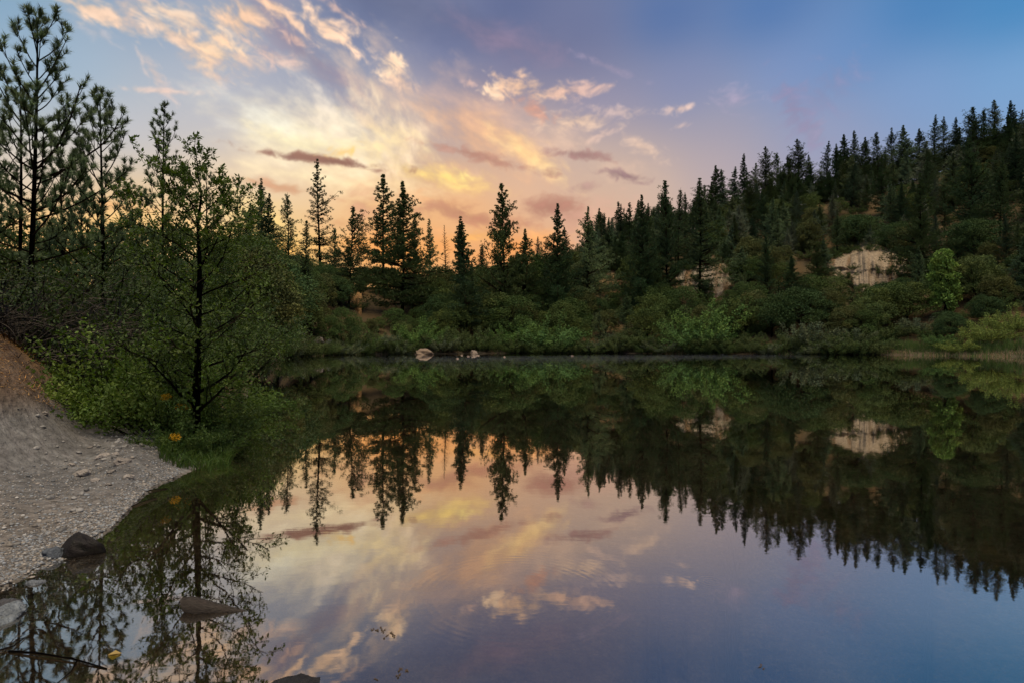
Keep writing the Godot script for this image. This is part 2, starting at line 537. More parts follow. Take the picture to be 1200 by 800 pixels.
func ground(x: float, z: float) -> float:
	var r := sqrt(x * x + z * z)
	var az := rad_to_deg(atan2(x, -z))
	var rs := table(shore, az)
	rs *= 1.0 + 0.02 * fbm.get_noise_2d(az * 9.0, 3.0)
	if r < rs:
		var dd := shore_distance(x, z, az) if r < 60.0 else (rs - r)
		var depth := minf(0.16 * dd + 0.012 * dd * dd, 4.0) + 0.01
		return -depth + fbm.get_noise_2d(x * 60.0, z * 60.0) * 0.03
	var s := r - rs
	# near bank
	var near_h := 0.0
	if az < -18.0:
		var perp := minf(s, shore_distance(x, z, az) * 1.3)
		var beach := 0.015 + 0.085 * minf(perp, 3.0)
		var top := table(bank, az)
		near_h = lerpf(beach, maxf(top, beach), lerpf(smoothstep(2.9, 6.6, s), smoothstep(0.3, 2.4, perp), smoothstep(-36.0, -30.0, az)))
		near_h += 0.05 * maxf(0.0, perp - 6.0)
		near_h += fbm.get_noise_2d(x * 28.0, z * 28.0) * 0.10 * smoothstep(0.4, 3.0, perp)
		near_h -= absf(fbm.get_noise_2d(x * 45.0 + 30.0, z * 22.0)) * 0.30 * smoothstep(0.42, 0.9, near_h)
		near_h += fbm.get_noise_2d(x * 140.0, z * 140.0) * 0.025 * smoothstep(0.1, 1.0, perp)
		near_h += 0.13 * smoothstep(0.1, 0.9, perp + 0.4 * fbm.get_noise_2d(x * 40.0, z * 40.0)) * smoothstep(-35.5, -32.5, az) * (1.0 - smoothstep(8.5, 11.0, r))
	if az < -26.0 and r < 60.0: return near_h
	# far bank and hillside
	var cr := table(ridge, az)
	var ch := table(ridge, az, 2)
	var t := clampf((r - rs) / (cr - rs), 0.0, 1.0)
	var far_h := 0.5 * smoothstep(0.0, 2.5, s) + ch * (0.72 * t + 0.28 * t * t * (3.0 - 2.0 * t))
	far_h += fbm.get_noise_2d(x * 1.6, z * 1.6) * 3.0 * smoothstep(4.0, 30.0, s)
	if r > cr: far_h -= (r - cr) * 0.12 * smoothstep(0.0, 60.0, r - cr)
	far_h = maxf(far_h, 0.3)
	if az >= -18.0: return far_h
	var f := smoothstep(-26.0, -20.0, az)
	if r > 60.0: f = maxf(f, smoothstep(60.0, 90.0, r))
	return lerpf(near_h, far_h, f)

func ground_colour(x: float, z: float, h: float) -> Color:
	var r := sqrt(x * x + z * z)
	var az := rad_to_deg(atan2(x, -z))
	var n := fbm.get_noise_2d(x * 20.0, z * 20.0)
	var n2 := fbm.get_noise_2d(x * 90.0 + 50.0, z * 90.0)
	if h < 0.0:
		return Color(0.17, 0.145, 0.11) * (1.0 + n2 * 0.7)
	if r < 16.0 and az < -24.0:
		var c := Color(0.21, 0.205, 0.205).lerp(Color(0.26, 0.235, 0.215), clampf(0.5 + n * 1.5, 0.0, 1.0))
		c = c.lerp(Color(0.21, 0.15, 0.11), smoothstep(0.5, 0.95, h + n * 0.3))
		# dry straw and needle litter in patches along the top of the bank
		var top := table(bank, az)
		var on_top := smoothstep(0.80, 0.97, h / maxf(top, 0.4) + n * 0.15) * smoothstep(0.45, 0.8, h)
		c = c.lerp(Color(0.27, 0.155, 0.065), on_top * clampf(0.6 + n2 * 1.6, 0.0, 1.0))
		return c * (1.0 + n2 * 0.35)
	var floor_c := Color(0.11, 0.085, 0.05)
	floor_c = floor_c.lerp(Color(0.19, 0.12, 0.055), clampf(0.25 + n * 1.4, 0.0, 1.0) * 0.7)
	return floor_c * (1.0 + n2 * 0.3)

func build_ground() -> void:
	for k in shore:
		var a := deg_to_rad(k[0])
		shore_xz.append(Vector2(sin(a) * k[1], -cos(a) * k[1]))
	var angles := PackedFloat32Array()
	var a := -180.0
	while a < 180.0:
		angles.append(a)
		a += 0.35 if a > -50.0 and a < -20.0 else (0.55 if a >= -20.0 and a < 46.0 else 4.0)
	var rings := PackedFloat32Array()
	var r := 0.4
	while r < 900.0:
		rings.append(r)
		r *= 1.012 if r > 4.0 and r < 16.0 else (1.022 if r < 300.0 else 1.08)
	var b := Buf.new()
	var na := angles.size()
	b.v.append(Vector3(0, ground(0, -0.01), 0))
	b.c.append(Color(0.17, 0.145, 0.11))
	for q in rings:
		for g in angles:
			var x := sin(deg_to_rad(g)) * q
			var z := -cos(deg_to_rad(g)) * q
			var h := ground(x, z)
			b.v.append(Vector3(x, h, z))
			b.c.append(ground_colour(x, z, h))
	for k in na:
		b.i.append(0); b.i.append(1 + k); b.i.append(1 + (k + 1) % na)
	for j in rings.size() - 1:
		for k in na:
			var p := 1 + j * na + k
			var q := 1 + j * na + (k + 1) % na
			b.i.append(p); b.i.append(p + na); b.i.append(q)
			b.i.append(q); b.i.append(p + na); b.i.append(q + na)
	# smooth normals
	b.n.resize(b.v.size())
	b.n.fill(Vector3.ZERO)
	for k in range(0, b.i.size(), 3):
		var n := (b.v[b.i[k + 2]] - b.v[b.i[k]]).cross(b.v[b.i[k + 1]] - b.v[b.i[k]])
		if n.y < 0.0: n = -n
		for m in 3: b.n[b.i[k + m]] += n
	for k in b.n.size(): b.n[k] = b.n[k].normalized()
	solo("ground", b.mesh(true), M.soil, Vector3.ZERO, "earth and gravel shore, lake bed and wooded slopes around the lake", "ground", "", "structure")

# ------------------------------------------------------------------ water
func graded(from: float, to: float, fine0: float, fine1: float, step: float, grow: float) -> PackedFloat32Array:
	var lo := []
	var s := step
	var q := fine0 - s
	while q > from:
		lo.append(q)
		s = minf(s * grow, 12.0)
		q -= s
	lo.append(from)
	lo.reverse()
	q = fine0
	while q < fine1:
		lo.append(q)
		q += step
	s = step
	while q < to:
		lo.append(q)
		s = minf(s * grow, 12.0)
		q += s
	lo.append(to)
	return PackedFloat32Array(lo)

func build_water() -> void:
	var xs := graded(-110, 170, -1.05, 1.6, 0.013, 1.12)
	var ds := graded(-6, 190, 2.75, 5.2, 0.013, 1.12)
	var rings := [[0.02, 3.86, 0.62, 0.17, 0.052, 0.0045], [0.02, 3.86, 0.36, 0.08, 0.045, 0.0012], [0.5, 3.5, 0.95, 0.12, 0.06, 0.0015], [1.35, 4.06, 0.055, 0.05, 0.034, 0.04]]  # x, d, radius, width, wavelength, slope
	var b := Buf.new()
	var nx := xs.size()
	for d in ds:
		for x in xs:
			var sx := 0.0
			var sd := 0.0
			if absf(x) < 2.0 and d > 2.0 and d < 6.0:
				for g in rings:
					var dx: float = x - g[0]
					var dd: float = d - g[1]
					var q := sqrt(dx * dx + dd * dd) + 1e-5
					var e: float = (q - g[2]) / g[3]
					if absf(e) > 2.5: continue
					var sl: float = g[5] * exp(-e * e) * cos(TAU * q / g[4])
					sx += sl * dx / q
					sd += sl * dd / q
			b.v.append(Vector3(x, 0.0, -d))
			b.n.append(Vector3(-sx, 1.0, sd).normalized())
	for j in ds.size() - 1:
		for k in nx - 1:
			var p := j * nx + k
			b.i.append(p); b.i.append(p + nx); b.i.append(p + 1)
			b.i.append(p + 1); b.i.append(p + nx); b.i.append(p + nx + 1)
	solo("water", b.mesh(true), M.water, Vector3.ZERO, "calm dark lake water mirroring sunset clouds and the far trees", "lake", "", "structure")

# ------------------------------------------------------------------ plant shapes (built once, shared by their copies)
# a conifer 25 m tall
func pine_shape(seed_k: int, s: Dictionary) -> Array:
	rnd.seed = seed_k
	var H := 25.0
	var wood := Buf.new()
	var crown := Buf.new()
	var bark_c: Color = s.get("bark", Color(0.11, 0.075, 0.055))
	var stem := PackedVector3Array()
	var lean := Vector3(rnd.randf_range(-0.4, 0.4), 0, rnd.randf_range(-0.4, 0.4))
	for k in 11:
		var t := k / 10.0
		stem.append(Vector3(sin(t * 5.0 + seed_k) * 0.12, t * H - 0.4, cos(t * 4.0 + seed_k) * 0.12) + lean * t * t)
	tube(wood, stem, s.get("girth", 0.30), 0.03, 7, bark_c)
	var y: float = s.bare * H
	var turn := rnd.randf() * TAU
	var heavy := rnd.randf() * TAU
	var base_c: Color = s.col
	while y < H * s.get("cut", 1.0) - 0.15:
		var t: float = (y - s.bare * H) / (H - s.bare * H)
		var radius: float = s.wide * H * (pow(1.0 - t, s.get("taper", 0.85)) * (0.5 + 0.5 * smoothstep(-0.1, 0.16, t))) + 0.08
		var at := stem[0].lerp(stem[10], 0.0)
		var f := clampf((y + 0.4) / H * 10.0, 0.0, 9.99)
		at = stem[int(f)].lerp(stem[int(f) + 1], f - int(f))
		var many := rnd.randi_range(4, 6)
		for k in many:
			turn += 2.4 + rnd.randf_range(-0.5, 0.5)
			if rnd.randf() < s.gap * (0.4 if t > 0.85 else 1.0): continue
			var lump: float = 1.0 + s.get("lopsided", 0.22) * cos(turn - heavy) + 1.1 * fbm.get_noise_3d(cos(turn) * 45.0 + seed_k * 50.0, y * 9.0, sin(turn) * 45.0)
			var length: float = radius * rnd.randf_range(0.5, 1.15) * lump
			if rnd.randf() < 0.06: length *= 1.35
			var rise: float = lerpf(s.get("low_rise", -0.15), s.get("top_rise", 0.8), t) + rnd.randf_range(-0.15, 0.15)
			var dir := Vector3(cos(turn), rise, sin(turn)).normalized()
			var pts := wander(at, dir, length, 4, 0.10, Vector3(0, 0.35, 0))
			tube(wood, pts, 0.05 + 0.02 * length, 0.015, 3, bark_c)
			if s.get("dead", false):
				for z in 3:
					var o: Vector3 = pts[1 + z]
					tube(wood, wander(o, dir + on_sphere() * 0.7, length * 0.4, 2, 0.2, Vector3(0, 0.1, 0)), 0.025, 0.008, 3, bark_c)
				continue
			var tone := shade_of(base_c, 0.24, 0.07)
			var clumps := 1 + int(length * s.get("clumps", 1.9))
			for u in clumps:
				var w := 1.0 - (u + rnd.randf() * 0.8) / clumps * (0.8 if t < 0.8 else 0.95)
				var fp := clampf(w, 0.0, 1.0) * 3.999
				var cen: Vector3 = pts[int(fp)].lerp(pts[int(fp) + 1], fp - int(fp)) + on_sphere() * Vector3(1, 0.35, 1) * 0.16 * length
				var size := (0.26 + 0.09 * length) * rnd.randf_range(0.7, 1.25) * (1.0 - 0.55 * t)
				var ctone := shade_of(tone, 0.15, 0.04)
				for q in int(s.get("tufts", 6)):
					var o := cen + ball() * Vector3(1.25, 0.7, 1.25) * size
					var d := (dir * 0.7 + on_sphere() * 0.9 + Vector3(0, 0.5, 0)).normalized()
					needle_tuft(crown, o, d, 0.42 * (1.0 - 0.4 * t), 9, 0.042, shade_of(ctone, 0.15, 0.03))
		y += s.get("step", 0.78) * rnd.randf_range(0.7, 1.3) * (1.0 - 0.45 * t)
	if s.get("cut", 1.0) > 0.99: needle_tuft(crown, stem[10], Vector3.UP, 0.5, 14, 0.045, base_c)
	if crown.v.is_empty(): return [wood.mesh(true), null]
	return [wood.mesh(true), crown.mesh(false)]

func needle_tuft(b: Buf, p: Vector3, d: Vector3, length: float, many: int, half: float, col: Color) -> void:
	for k in many:
		var e := (d + on_sphere() * 0.95).normalized()
		var side := e.cross(Vector3(0.37, 0.61, 0.7)).normalized() * half
		blade(b, p + e * length * 0.1, p + e * length * rnd.randf_range(0.7, 1.15), side, shade_of(col, 0.12))

# a broad-crowned tree, 10 m tall: limbs, and lobes of leaves with gaps between
func oak_shape(seed_k: int, s: Dictionary) -> Array:
	rnd.seed = seed_k
	var H := 10.0
	var wood := Buf.new()
	var crown := Buf.new()
	var bark_c: Color = s.get("bark", Color(0.10, 0.085, 0.07))
	var fork := Vector3(rnd.randf_range(-0.4, 0.4), H * s.get("fork", 0.25), rnd.randf_range(-0.4, 0.4))
	tube(wood, PackedVector3Array([Vector3(0, -0.4, 0), fork * 0.5 + ball() * 0.15, fork]), 0.28, 0.2, 7, bark_c)
	var lobes: int = s.get("lobes", 20)
	var base_c: Color = s.col
	var wide: float = s.wide * H
	for k in lobes:
		var a := TAU * (k * 0.618) + rnd.randf_range(-0.4, 0.4)
		var v := (k + 0.5) / lobes
		var up := lerpf(s.get("low", 0.22), 0.86, v) * H
		var out := wide * sqrt(maxf(0.05, 1.0 - pow((v - 0.30) / 0.74, 2.0))) * rnd.randf_range(0.55, 0.95)
		var c := Vector3(cos(a) * out, up + rnd.randf_range(-0.5, 0.5), sin(a) * out)
		var size: float = H * rnd.randf_range(0.10, 0.17) * s.get("lobe", 1.0)
		var pts := PackedVector3Array([fork.lerp(Vector3(0, fork.y * 0.8, 0), rnd.randf()), fork.lerp(c, 0.5) + Vector3(0, 0.4, 0) + ball() * 0.4, c])
		tube(wood, pts, 0.10, 0.03, 4, bark_c)
		var tone := shade_of(base_c, 0.2, 0.08)
		for u in int(s.get("leaves", 300)):
			var q := on_sphere()
			if q.y < -0.35 and rnd.randf() < 0.6: q.y = -q.y
			var n := fbm.get_noise_3d(c.x * 40.0 + q.x * 90.0, q.y * 90.0 + k * 31.0, c.z * 40.0 + q.z * 90.0)
			var o: Vector3 = c + q * Vector3(1.15, 0.85, 1.15) * size * (0.62 + rnd.randf() * 0.42 + n * 0.55)
			var d := (q * 0.7 + on_sphere() * 0.8 + Vector3(0, -0.1, 0)).normalized()
			var l: float = s.get("leaf", 0.34) * rnd.randf_range(0.7, 1.2)
			leaf(crown, o, d, any_side(d), l, l * 0.72, shade_of(tone, 0.22, 0.06))
	return [wood.mesh(true), crown.mesh(false)]

# a many-stemmed shrub, 4 m tall
func shrub_shape(seed_k: int, s: Dictionary) -> Array:
	rnd.seed = seed_k
	var H := 4.0
	var wood := Buf.new()
	var crown := Buf.new()
	var base_c: Color = s.col
	for k in int(s.get("stems", 46)):
		var a := rnd.randf() * TAU
		var spread: float = sqrt(rnd.randf()) * s.wide
		var root := Vector3(cos(a), 0, sin(a)) * spread * H * 0.35 - Vector3(0, 0.15, 0)
		var d := Vector3(cos(a) * spread * 1.1, 1.0, sin(a) * spread * 1.1)
		var length := H * rnd.randf_range(0.4, 1.12) * (1.15 - spread * 0.35)
		var pts := wander(root, d, length, 6, 0.10, Vector3(cos(a), -0.25, sin(a)) * 0.5 * spread)
		tube(wood, pts, 0.03, 0.008, 3, Color(0.09, 0.075, 0.055))
		var tone := shade_of(base_c, 0.2, 0.07)
		for u in int(s.get("leaves", 120)):
			var f := (0.16 + 0.84 * sqrt(rnd.randf())) * 5.999
			var o: Vector3 = pts[int(f)].lerp(pts[int(f) + 1], f - int(f)) + ball() * s.get("puff", 0.34)
			var e := (on_sphere() + Vector3(0, 0.35, 0)).normalized()
			var l: float = s.get("leaf", 0.2) * rnd.randf_range(0.7, 1.25)
			leaf(crown, o, e, any_side(e), l, l * s.get("slim", 0.5), shade_of(tone, 0.22, 0.06))
	return [wood.mesh(true), crown.mesh(false)]

func plant(called: String, shape: Array, where: Vector3, high: float, nominal: float, wide_k: float, turn: float, label: String, category: String, group := "", leafm: Material = null, wood_name := "trunk") -> Node3D:
	var o := thing(called, where, turn, label, category, group)
	var k := high / nominal
	o.scale = Vector3(k * wide_k, k, k * wide_k)
	if wood_name == "trunk": o.rotation += Vector3(rnd.randf_range(-0.035, 0.035), 0, rnd.randf_range(-0.035, 0.035))
	part(wood_name, shape[0], M.bark, o)
	if shape[1]: part("crown", shape[1], leafm if leafm else M.far_leaf, o)
	return o

func on_ground(px: float, d: float) -> Vector3:
	var x := gx(px, d)
	return Vector3(x, ground(x, -d), -d)

# ------------------------------------------------------------------ the far bank
var pines := {}
var oaks := []
var shrubs := {}

func build_shapes() -> void:
	var dark := Color(0.064, 0.101, 0.039)
	pines.open = [pine_shape(11, {"bare": 0.16, "wide": 0.207, "taper": 0.92, "gap": 0.25, "col": dark}), pine_shape(12, {"bare": 0.22, "wide": 0.213, "taper": 0.92, "gap": 0.28, "col": dark}), pine_shape(24, {"bare": 0.20, "wide": 0.224, "taper": 0.92, "gap": 0.36, "col": dark, "cut": 0.95, "lopsided": 0.4, "top_rise": 1.2}), pine_shape(25, {"bare": 0.12, "wide": 0.190, "taper": 0.92, "gap": 0.3, "col": dark, "lopsided": 0.35})]
	pines.cone = [pine_shape(13, {"bare": 0.06, "wide": 0.277, "taper": 1.00, "gap": 0.12, "col": Color(0.053, 0.091, 0.038), "tufts": 8, "step": 0.75}), pine_shape(14, {"bare": 0.05, "wide": 0.254, "taper": 1.00, "gap": 0.14, "col": Color(0.047, 0.084, 0.044), "tufts": 8, "step": 0.75}), pine_shape(15, {"bare": 0.10, "wide": 0.289, "taper": 1.00, "gap": 0.18, "col": Color(0.065, 0.097, 0.036), "tufts": 7, "step": 0.8})]
	pines.bushy = [pine_shape(16, {"bare": 0.12, "wide": 0.296, "taper": 0.92, "gap": 0.22, "col": Color(0.072, 0.101, 0.036), "tufts": 7, "top_rise": 1.0}), pine_shape(17, {"bare": 0.16, "wide": 0.273, "taper": 0.92, "gap": 0.24, "col": dark, "tufts": 7, "top_rise": 1.1}), pine_shape(23, {"bare": 0.10, "wide": 0.313, "taper": 0.92, "gap": 0.2, "col": Color(0.059, 0.099, 0.042), "tufts": 7, "top_rise": 1.2}), pine_shape(26, {"bare": 0.18, "wide": 0.278, "taper": 0.92, "gap": 0.32, "col": Color(0.062, 0.092, 0.035), "tufts": 7, "top_rise": 1.3, "cut": 0.94, "lopsided": 0.4})]
	pines.slim = [pine_shape(18, {"bare": 0.08, "wide": 0.174, "taper": 0.95, "gap": 0.18, "col": Color(0.044, 0.076, 0.042), "tufts": 7}), pine_shape(19, {"bare": 0.12, "wide": 0.190, "taper": 0.95, "gap": 0.2, "col": Color(0.048, 0.083, 0.038), "tufts": 7})]
	pines.pale = [pine_shape(20, {"bare": 0.12, "wide": 0.284, "taper": 0.75, "gap": 0.25, "col": Color(0.125, 0.150, 0.095), "tufts": 5, "top_rise": 1.3, "low_rise": 0.2, "bark": Color(0.16, 0.14, 0.12)}), pine_shape(21, {"bare": 0.08, "wide": 0.252, "taper": 0.75, "gap": 0.2, "col": Color(0.100, 0.138, 0.085), "tufts": 6, "top_rise": 1.0})]
	pines.snag = [pine_shape(22, {"bare": 0.2, "wide": 0.15, "gap": 0.05, "dead": true, "col": dark, "bark": Color(0.30, 0.22, 0.17), "top_rise": 0.6})]
	for k in 5:
		oaks.append(oak_shape(40 + k, {"wide": [0.42, 0.5, 0.46, 0.38, 0.52][k], "col": [Color(0.072, 0.100, 0.030), Color(0.058, 0.096, 0.030), Color(0.090, 0.121, 0.041), Color(0.082, 0.094, 0.035), Color(0.051, 0.088, 0.033)][k], "lobes": 18 + k * 3, "leaves": 420, "leaf": 0.28, "lobe": [1.0, 1.15, 0.9, 0.85, 1.05][k]}))
	shrubs.willow = [shrub_shape(60, {"wide": 0.75, "col": Color(0.102, 0.180, 0.048)}), shrub_shape(61, {"wide": 0.9, "col": Color(0.096, 0.174, 0.054)})]
	shrubs.dark = [shrub_shape(62, {"wide": 0.9, "col": Color(0.060, 0.093, 0.031)}), shrub_shape(63, {"wide": 0.8, "col": Color(0.072, 0.099, 0.038)})]
	shrubs.yellow = [shrub_shape(64, {"wide": 0.9, "col": Color(0.165, 0.215, 0.055), "stems": 60})]
	shrubs.grey = [shrub_shape(65, {"wide": 0.85, "col": Color(0.095, 0.120, 0.070)})]

func far_pine(style: String, px: float, top: float, d: float, wide_k: float, label: String, group := "") -> void:
	var p := on_ground(px, d)
	var set_of: Array = pines[style]
	var hgt := maxf(3.0, height_for(top, d) - p.y)
	plant("dead_pine" if style == "snag" else ("grey_pine" if style == "pale" else "pine_tree"), set_of[rnd.randi() % set_of.size()], p, hgt, 25.0, wide_k, rnd.randf() * TAU, label, "pine" if style != "snag" else "dead tree", group, M.needle)

func build_far_trees() -> void:
	rnd.seed = 501
	# pines that stand out against the glow, one by one
	var ridge_pines := "pines along the low ridge against the sunset"
	far_pine("open", 374, 186, 146, 1.0, "tall narrow pine with open see-through crown towering alone over the low ridge", ridge_pines)
	far_pine("slim", 306, 209, 108, 1.0, "slender pine beside the dense dark pine where the lake narrows", ridge_pines)
	far_pine("cone", 314, 226, 106, 0.9, "dense dark pine next to a slender pine where the lake narrows", ridge_pines)
	far_pine("open", 337, 224, 112, 1.0, "open-crowned pine between the dense dark pine and the towering narrow pine", ridge_pines)
	far_pine("open", 356, 258, 101, 0.9, "shore pine with long bare pale trunk rising from the water's edge", ridge_pines)
	far_pine("open", 390, 264, 150, 1.0, "short pine just beside the towering narrow pine on the low ridge", ridge_pines)
	far_pine("bushy", 409, 237, 128, 0.85, "pointed pine with layered boughs standing between the towering pine and the broad pair", ridge_pines)
	far_pine("open", 449, 202, 146, 1.15, "broad open pine, the taller of the close pair on the low ridge", ridge_pines)
	far_pine("cone", 472, 213, 132, 1.15, "very dense dark broad pine, the fuller of the close pair on the low ridge", ridge_pines)
	far_pine("cone", 488, 250, 140, 0.9, "lower pine leaning against the dense broad pine of the close pair", ridge_pines)
	far_pine("open", 503, 256, 150, 1.0, "small open pine between the close pair and the leafless pale tree", ridge_pines)
	far_pine("snag", 523, 264, 146, 1.0, "leafless pale brown dead pine on the low ridge against the glow")
	far_pine("slim", 539, 260, 150, 1.0, "shorter of two slim pines close together beside the dead pine", ridge_pines)
	far_pine("slim", 548, 253, 124, 1.15, "taller of two slim pines beside the dead pine, its pale trunk showing below", ridge_pines)
	far_pine("slim", 566, 285, 160, 1.1, "tiny pointed pine in the gap beside the big ragged pine", ridge_pines)
	far_pine("bushy", 592, 213, 134, 0.85, "big ragged pine rising alone above the bright green shoreline willow", ridge_pines)
	far_pine("cone", 613, 268, 138, 1.1, "low dense pine tucked behind the big ragged pine", ridge_pines)
	far_pine("cone", 654, 237, 138, 0.85, "symmetrical dark pine beyond the bright green shoreline willow", ridge_pines)
	far_pine("cone", 688, 241, 146, 0.85, "dark pine next to the symmetrical pine, its crown bending at the tip", ridge_pines)
	far_pine("pale", 631, 277, 190, 0.8, "small pale feathery pine glowing against the orange horizon", "")
	far_pine("slim", 707, 250, 180, 1.1, "narrow pine at the foot of the rising wooded hill", ridge_pines)
	far_pine("slim", 717, 256, 186, 1.0, "narrow pine at the foot of the rising wooded hill", ridge_pines)
	far_pine("slim", 727, 238, 190, 1.0, "narrow pine at the foot of the rising wooded hill", ridge_pines)
	far_pine("open", 739, 237, 190, 1.3, "flat-topped thin pine with sky showing through, on the rising hill", ridge_pines)
	far_pine("cone", 755, 228, 140, 0.8, "pointed yellowish green pine in front of the thin flat-topped pine", ridge_pines)
	far_pine("bushy", 781, 210, 146, 0.8, "tall full pine just beside the pale cliff and the thin hillside pines", ridge_pines)
	far_pine("open", 795, 218, 160, 1.0, "thin pine pressed against the tall full pine near the pale cliff", ridge_pines)
	far_pine("open", 820, 208, 140, 1.1, "pine with bare trunk standing right in front of the pale cliff", ridge_pines)
	# tops along the hill's skyline
	var sk := [[839, 193], [847, 197], [860, 195], [874, 179], [897, 171], [911, 176], [938, 161], [950, 180], [969, 165], [981, 168], [990, 157], [1000, 152], [1016, 160], [1030, 152], [1047, 148], [1062, 145], [1078, 150], [1095, 133], [1107, 135], [1124, 136], [1142, 124], [1155, 126], [1167, 116], [1183, 117], [1198, 128], [1212, 120], [765, 245], [805, 225], [826, 214], [885, 190], [925, 180]]
	var kinds := ["cone", "slim", "cone", "slim", "bushy", "open", "bushy", "cone"]
	var j := 0
	for s in sk:
		var az := rad_to_deg(atan((s[0] - 600.0) / 700.0))
		var d: float = (table(ridge, az) - rnd.randf_range(0.0, 14.0)) * cos(deg_to_rad(az))
		far_pine(kinds[j % 8], s[0], s[1], d, rnd.randf_range(1.0, 1.35), {"cone": "dense cone-shaped pine", "slim": "narrow pine", "bushy": "full bushy pine", "open": "thin open pine"}[kinds[j % 8]] + (" on the skyline above the pale cliff" if s[0] < 920 else (" on the skyline above the tan cliff" if s[0] < 1075 else " on the highest part of the skyline")), kinds[j % 8] + " pines on the hill's skyline")
		j += 1
	# large single pines on the slope
	far_pine("cone", 1078, 203, 128, 0.9, "tall pine standing on the lower slope beside the tan cliff and bright green tree", "")
	far_pine("bushy", 1141, 160, 138, 0.9, "very tall full pine above the bright green tree on the lower slope", "")
	far_pine("bushy", 1172, 184, 134, 0.9, "tall full pine next to the very tall one above the yellow-green shore shrubs", "")
	far_pine("pale", 1035, 180, 215, 1.0, "silvery pale pine with bare lower limbs high on the wooded hill", "")
	far_pine("pale", 979, 212, 200, 0.8, "pale grey-green pine, narrow, half way up the wooded hill", "")
	far_pine("pale", 936, 222, 185, 1.0, "pale grey-green pine, broad, half way up the wooded hill", "")
	far_pine("pale", 1014, 218, 190, 0.9, "pale grey-green pine just below the silvery pine on the hill", "")
	far_pine("pale", 868, 240, 170, 1.2, "soft grey-green pine above the first pale cliff", "")
	far_pine("pale", 1180, 150, 215, 1.3, "greyish twiggy pine near the top of the hill", "")
	far_pine("cone", 928, 300, 122, 1.3, "small blue-green conifer in front of the oaks below the cliffs", "")
	far_pine("bushy", 905, 232, 160, 0.8, "green pine rising between the two pale cliffs", "")
	far_pine("bushy", 900, 275, 135, 0.8, "green pine low between the two pale cliffs", "")
	far_pine("cone", 1180, 250, 120, 1.0, "dense pine on the lower slope above the yellow-green shore shrubs", "")
	# forest on the slopes
	rnd.seed = 777
	var taken := {}
	var n_pine := 0
	var n_oak := 0
	var tries := 0
	while tries < 14000:
		tries += 1
		var px := rnd.randf_range(286, 1245)
		var az := rad_to_deg(atan((px - 600.0) / 700.0))
		var rs := table(shore, az)
		var cr := table(ridge, az)
		var hill := px > 690.0
		var r := sqrt(lerpf((rs + 4.0) * (rs + 4.0), (cr + 8.0) * (cr + 8.0), rnd.randf()))
		var t := (r - rs) / (cr - rs)
		var d := r * cos(deg_to_rad(az))
		var x := gx(px, d)
		var cell := 4.3 if hill else 4.6
		var key := Vector2i(int(floor(x / cell)), int(floor(d / cell)))
		if taken.has(key): continue
		var p := Vector3(x, ground(x, -d), -d)
		var pine_share := (0.30 + 0.55 * smoothstep(0.1, 0.6, t)) if hill else 0.10
		if not hill and t > 0.8: pine_share = 0.0
		var is_pine := rnd.randf() < pine_share
		var hgt := 0.0
		if is_pine:
			hgt = lerpf(8.0, 13.5, smoothstep(0.0, 0.7, t)) * rnd.randf_range(0.7, 1.25)
			if t > 0.97: hgt *= 0.8
		else:
			hgt = rnd.randf_range(5.5, 10.0)
			if not hill and t > 0.7: hgt *= 0.6
		if is_pine and n_pine >= 265: continue
		if not is_pine and n_oak >= 245: continue
		if hides_view(px, d, p.y, hgt, hgt * (0.2 if is_pine else 0.45)):
			hgt *= 0.5
			if is_pine or hides_view(px, d, p.y, hgt, hgt * 0.45): continue
		taken[key] = true
		var zone := "on the lower slope" if t < 0.33 else ("half way up the slope" if t < 0.7 else "high on the slope")
		var beside := "below the hill's foot" if px < 790.0 else ("around the pale cliff" if px < 900.0 else ("around the tan cliff" if px < 1075.0 else "above the cattails"))
		if is_pine:
			n_pine += 1
			var style: String = ["cone", "bushy", "bushy", "cone", "open", "bushy", "pale", "pale"][rnd.randi() % 8]
			var set_of: Array = pines[style]
			if style == "pale": hgt *= 0.8
			var look: String = {"cone": "dense cone-shaped", "bushy": "full bushy", "slim": "narrow", "open": "thin open", "pale": "pale grey-green"}[style]
			var label := "%s pine in the forest %s %s" % [look, zone, beside]
			plant("grey_pine" if style == "pale" else "pine_tree", set_of[rnd.randi() % set_of.size()], p, hgt, 25.0, rnd.randf_range(0.9, 1.35), rnd.randf() * TAU, label, "pine", look + " pines " + zone, M.needle)
		else:
			n_oak += 1
			var k := rnd.randi() % 5
			var wide_k := rnd.randf_range(0.9, 1.25)
			var look: String = "large" if hgt > 7.8 else "small"
			look += [" dark olive", " dark green", " lighter olive", " brownish", " deep green"][k]
			var label := "%s round-crowned oak %s %s" % [look, zone, beside] if hill else "%s round-crowned oak on the low bank %s" % [look, "near the water" if t < 0.4 else "under the ridge pines"]
			plant("oak_tree", oaks[k], p, hgt, 10.0, wide_k, rnd.randf() * TAU, label, "oak", look + (" oaks of the hillside forest" if hill else " oaks of the low bank"))
	# undergrowth on the slope
	var low_n := 0
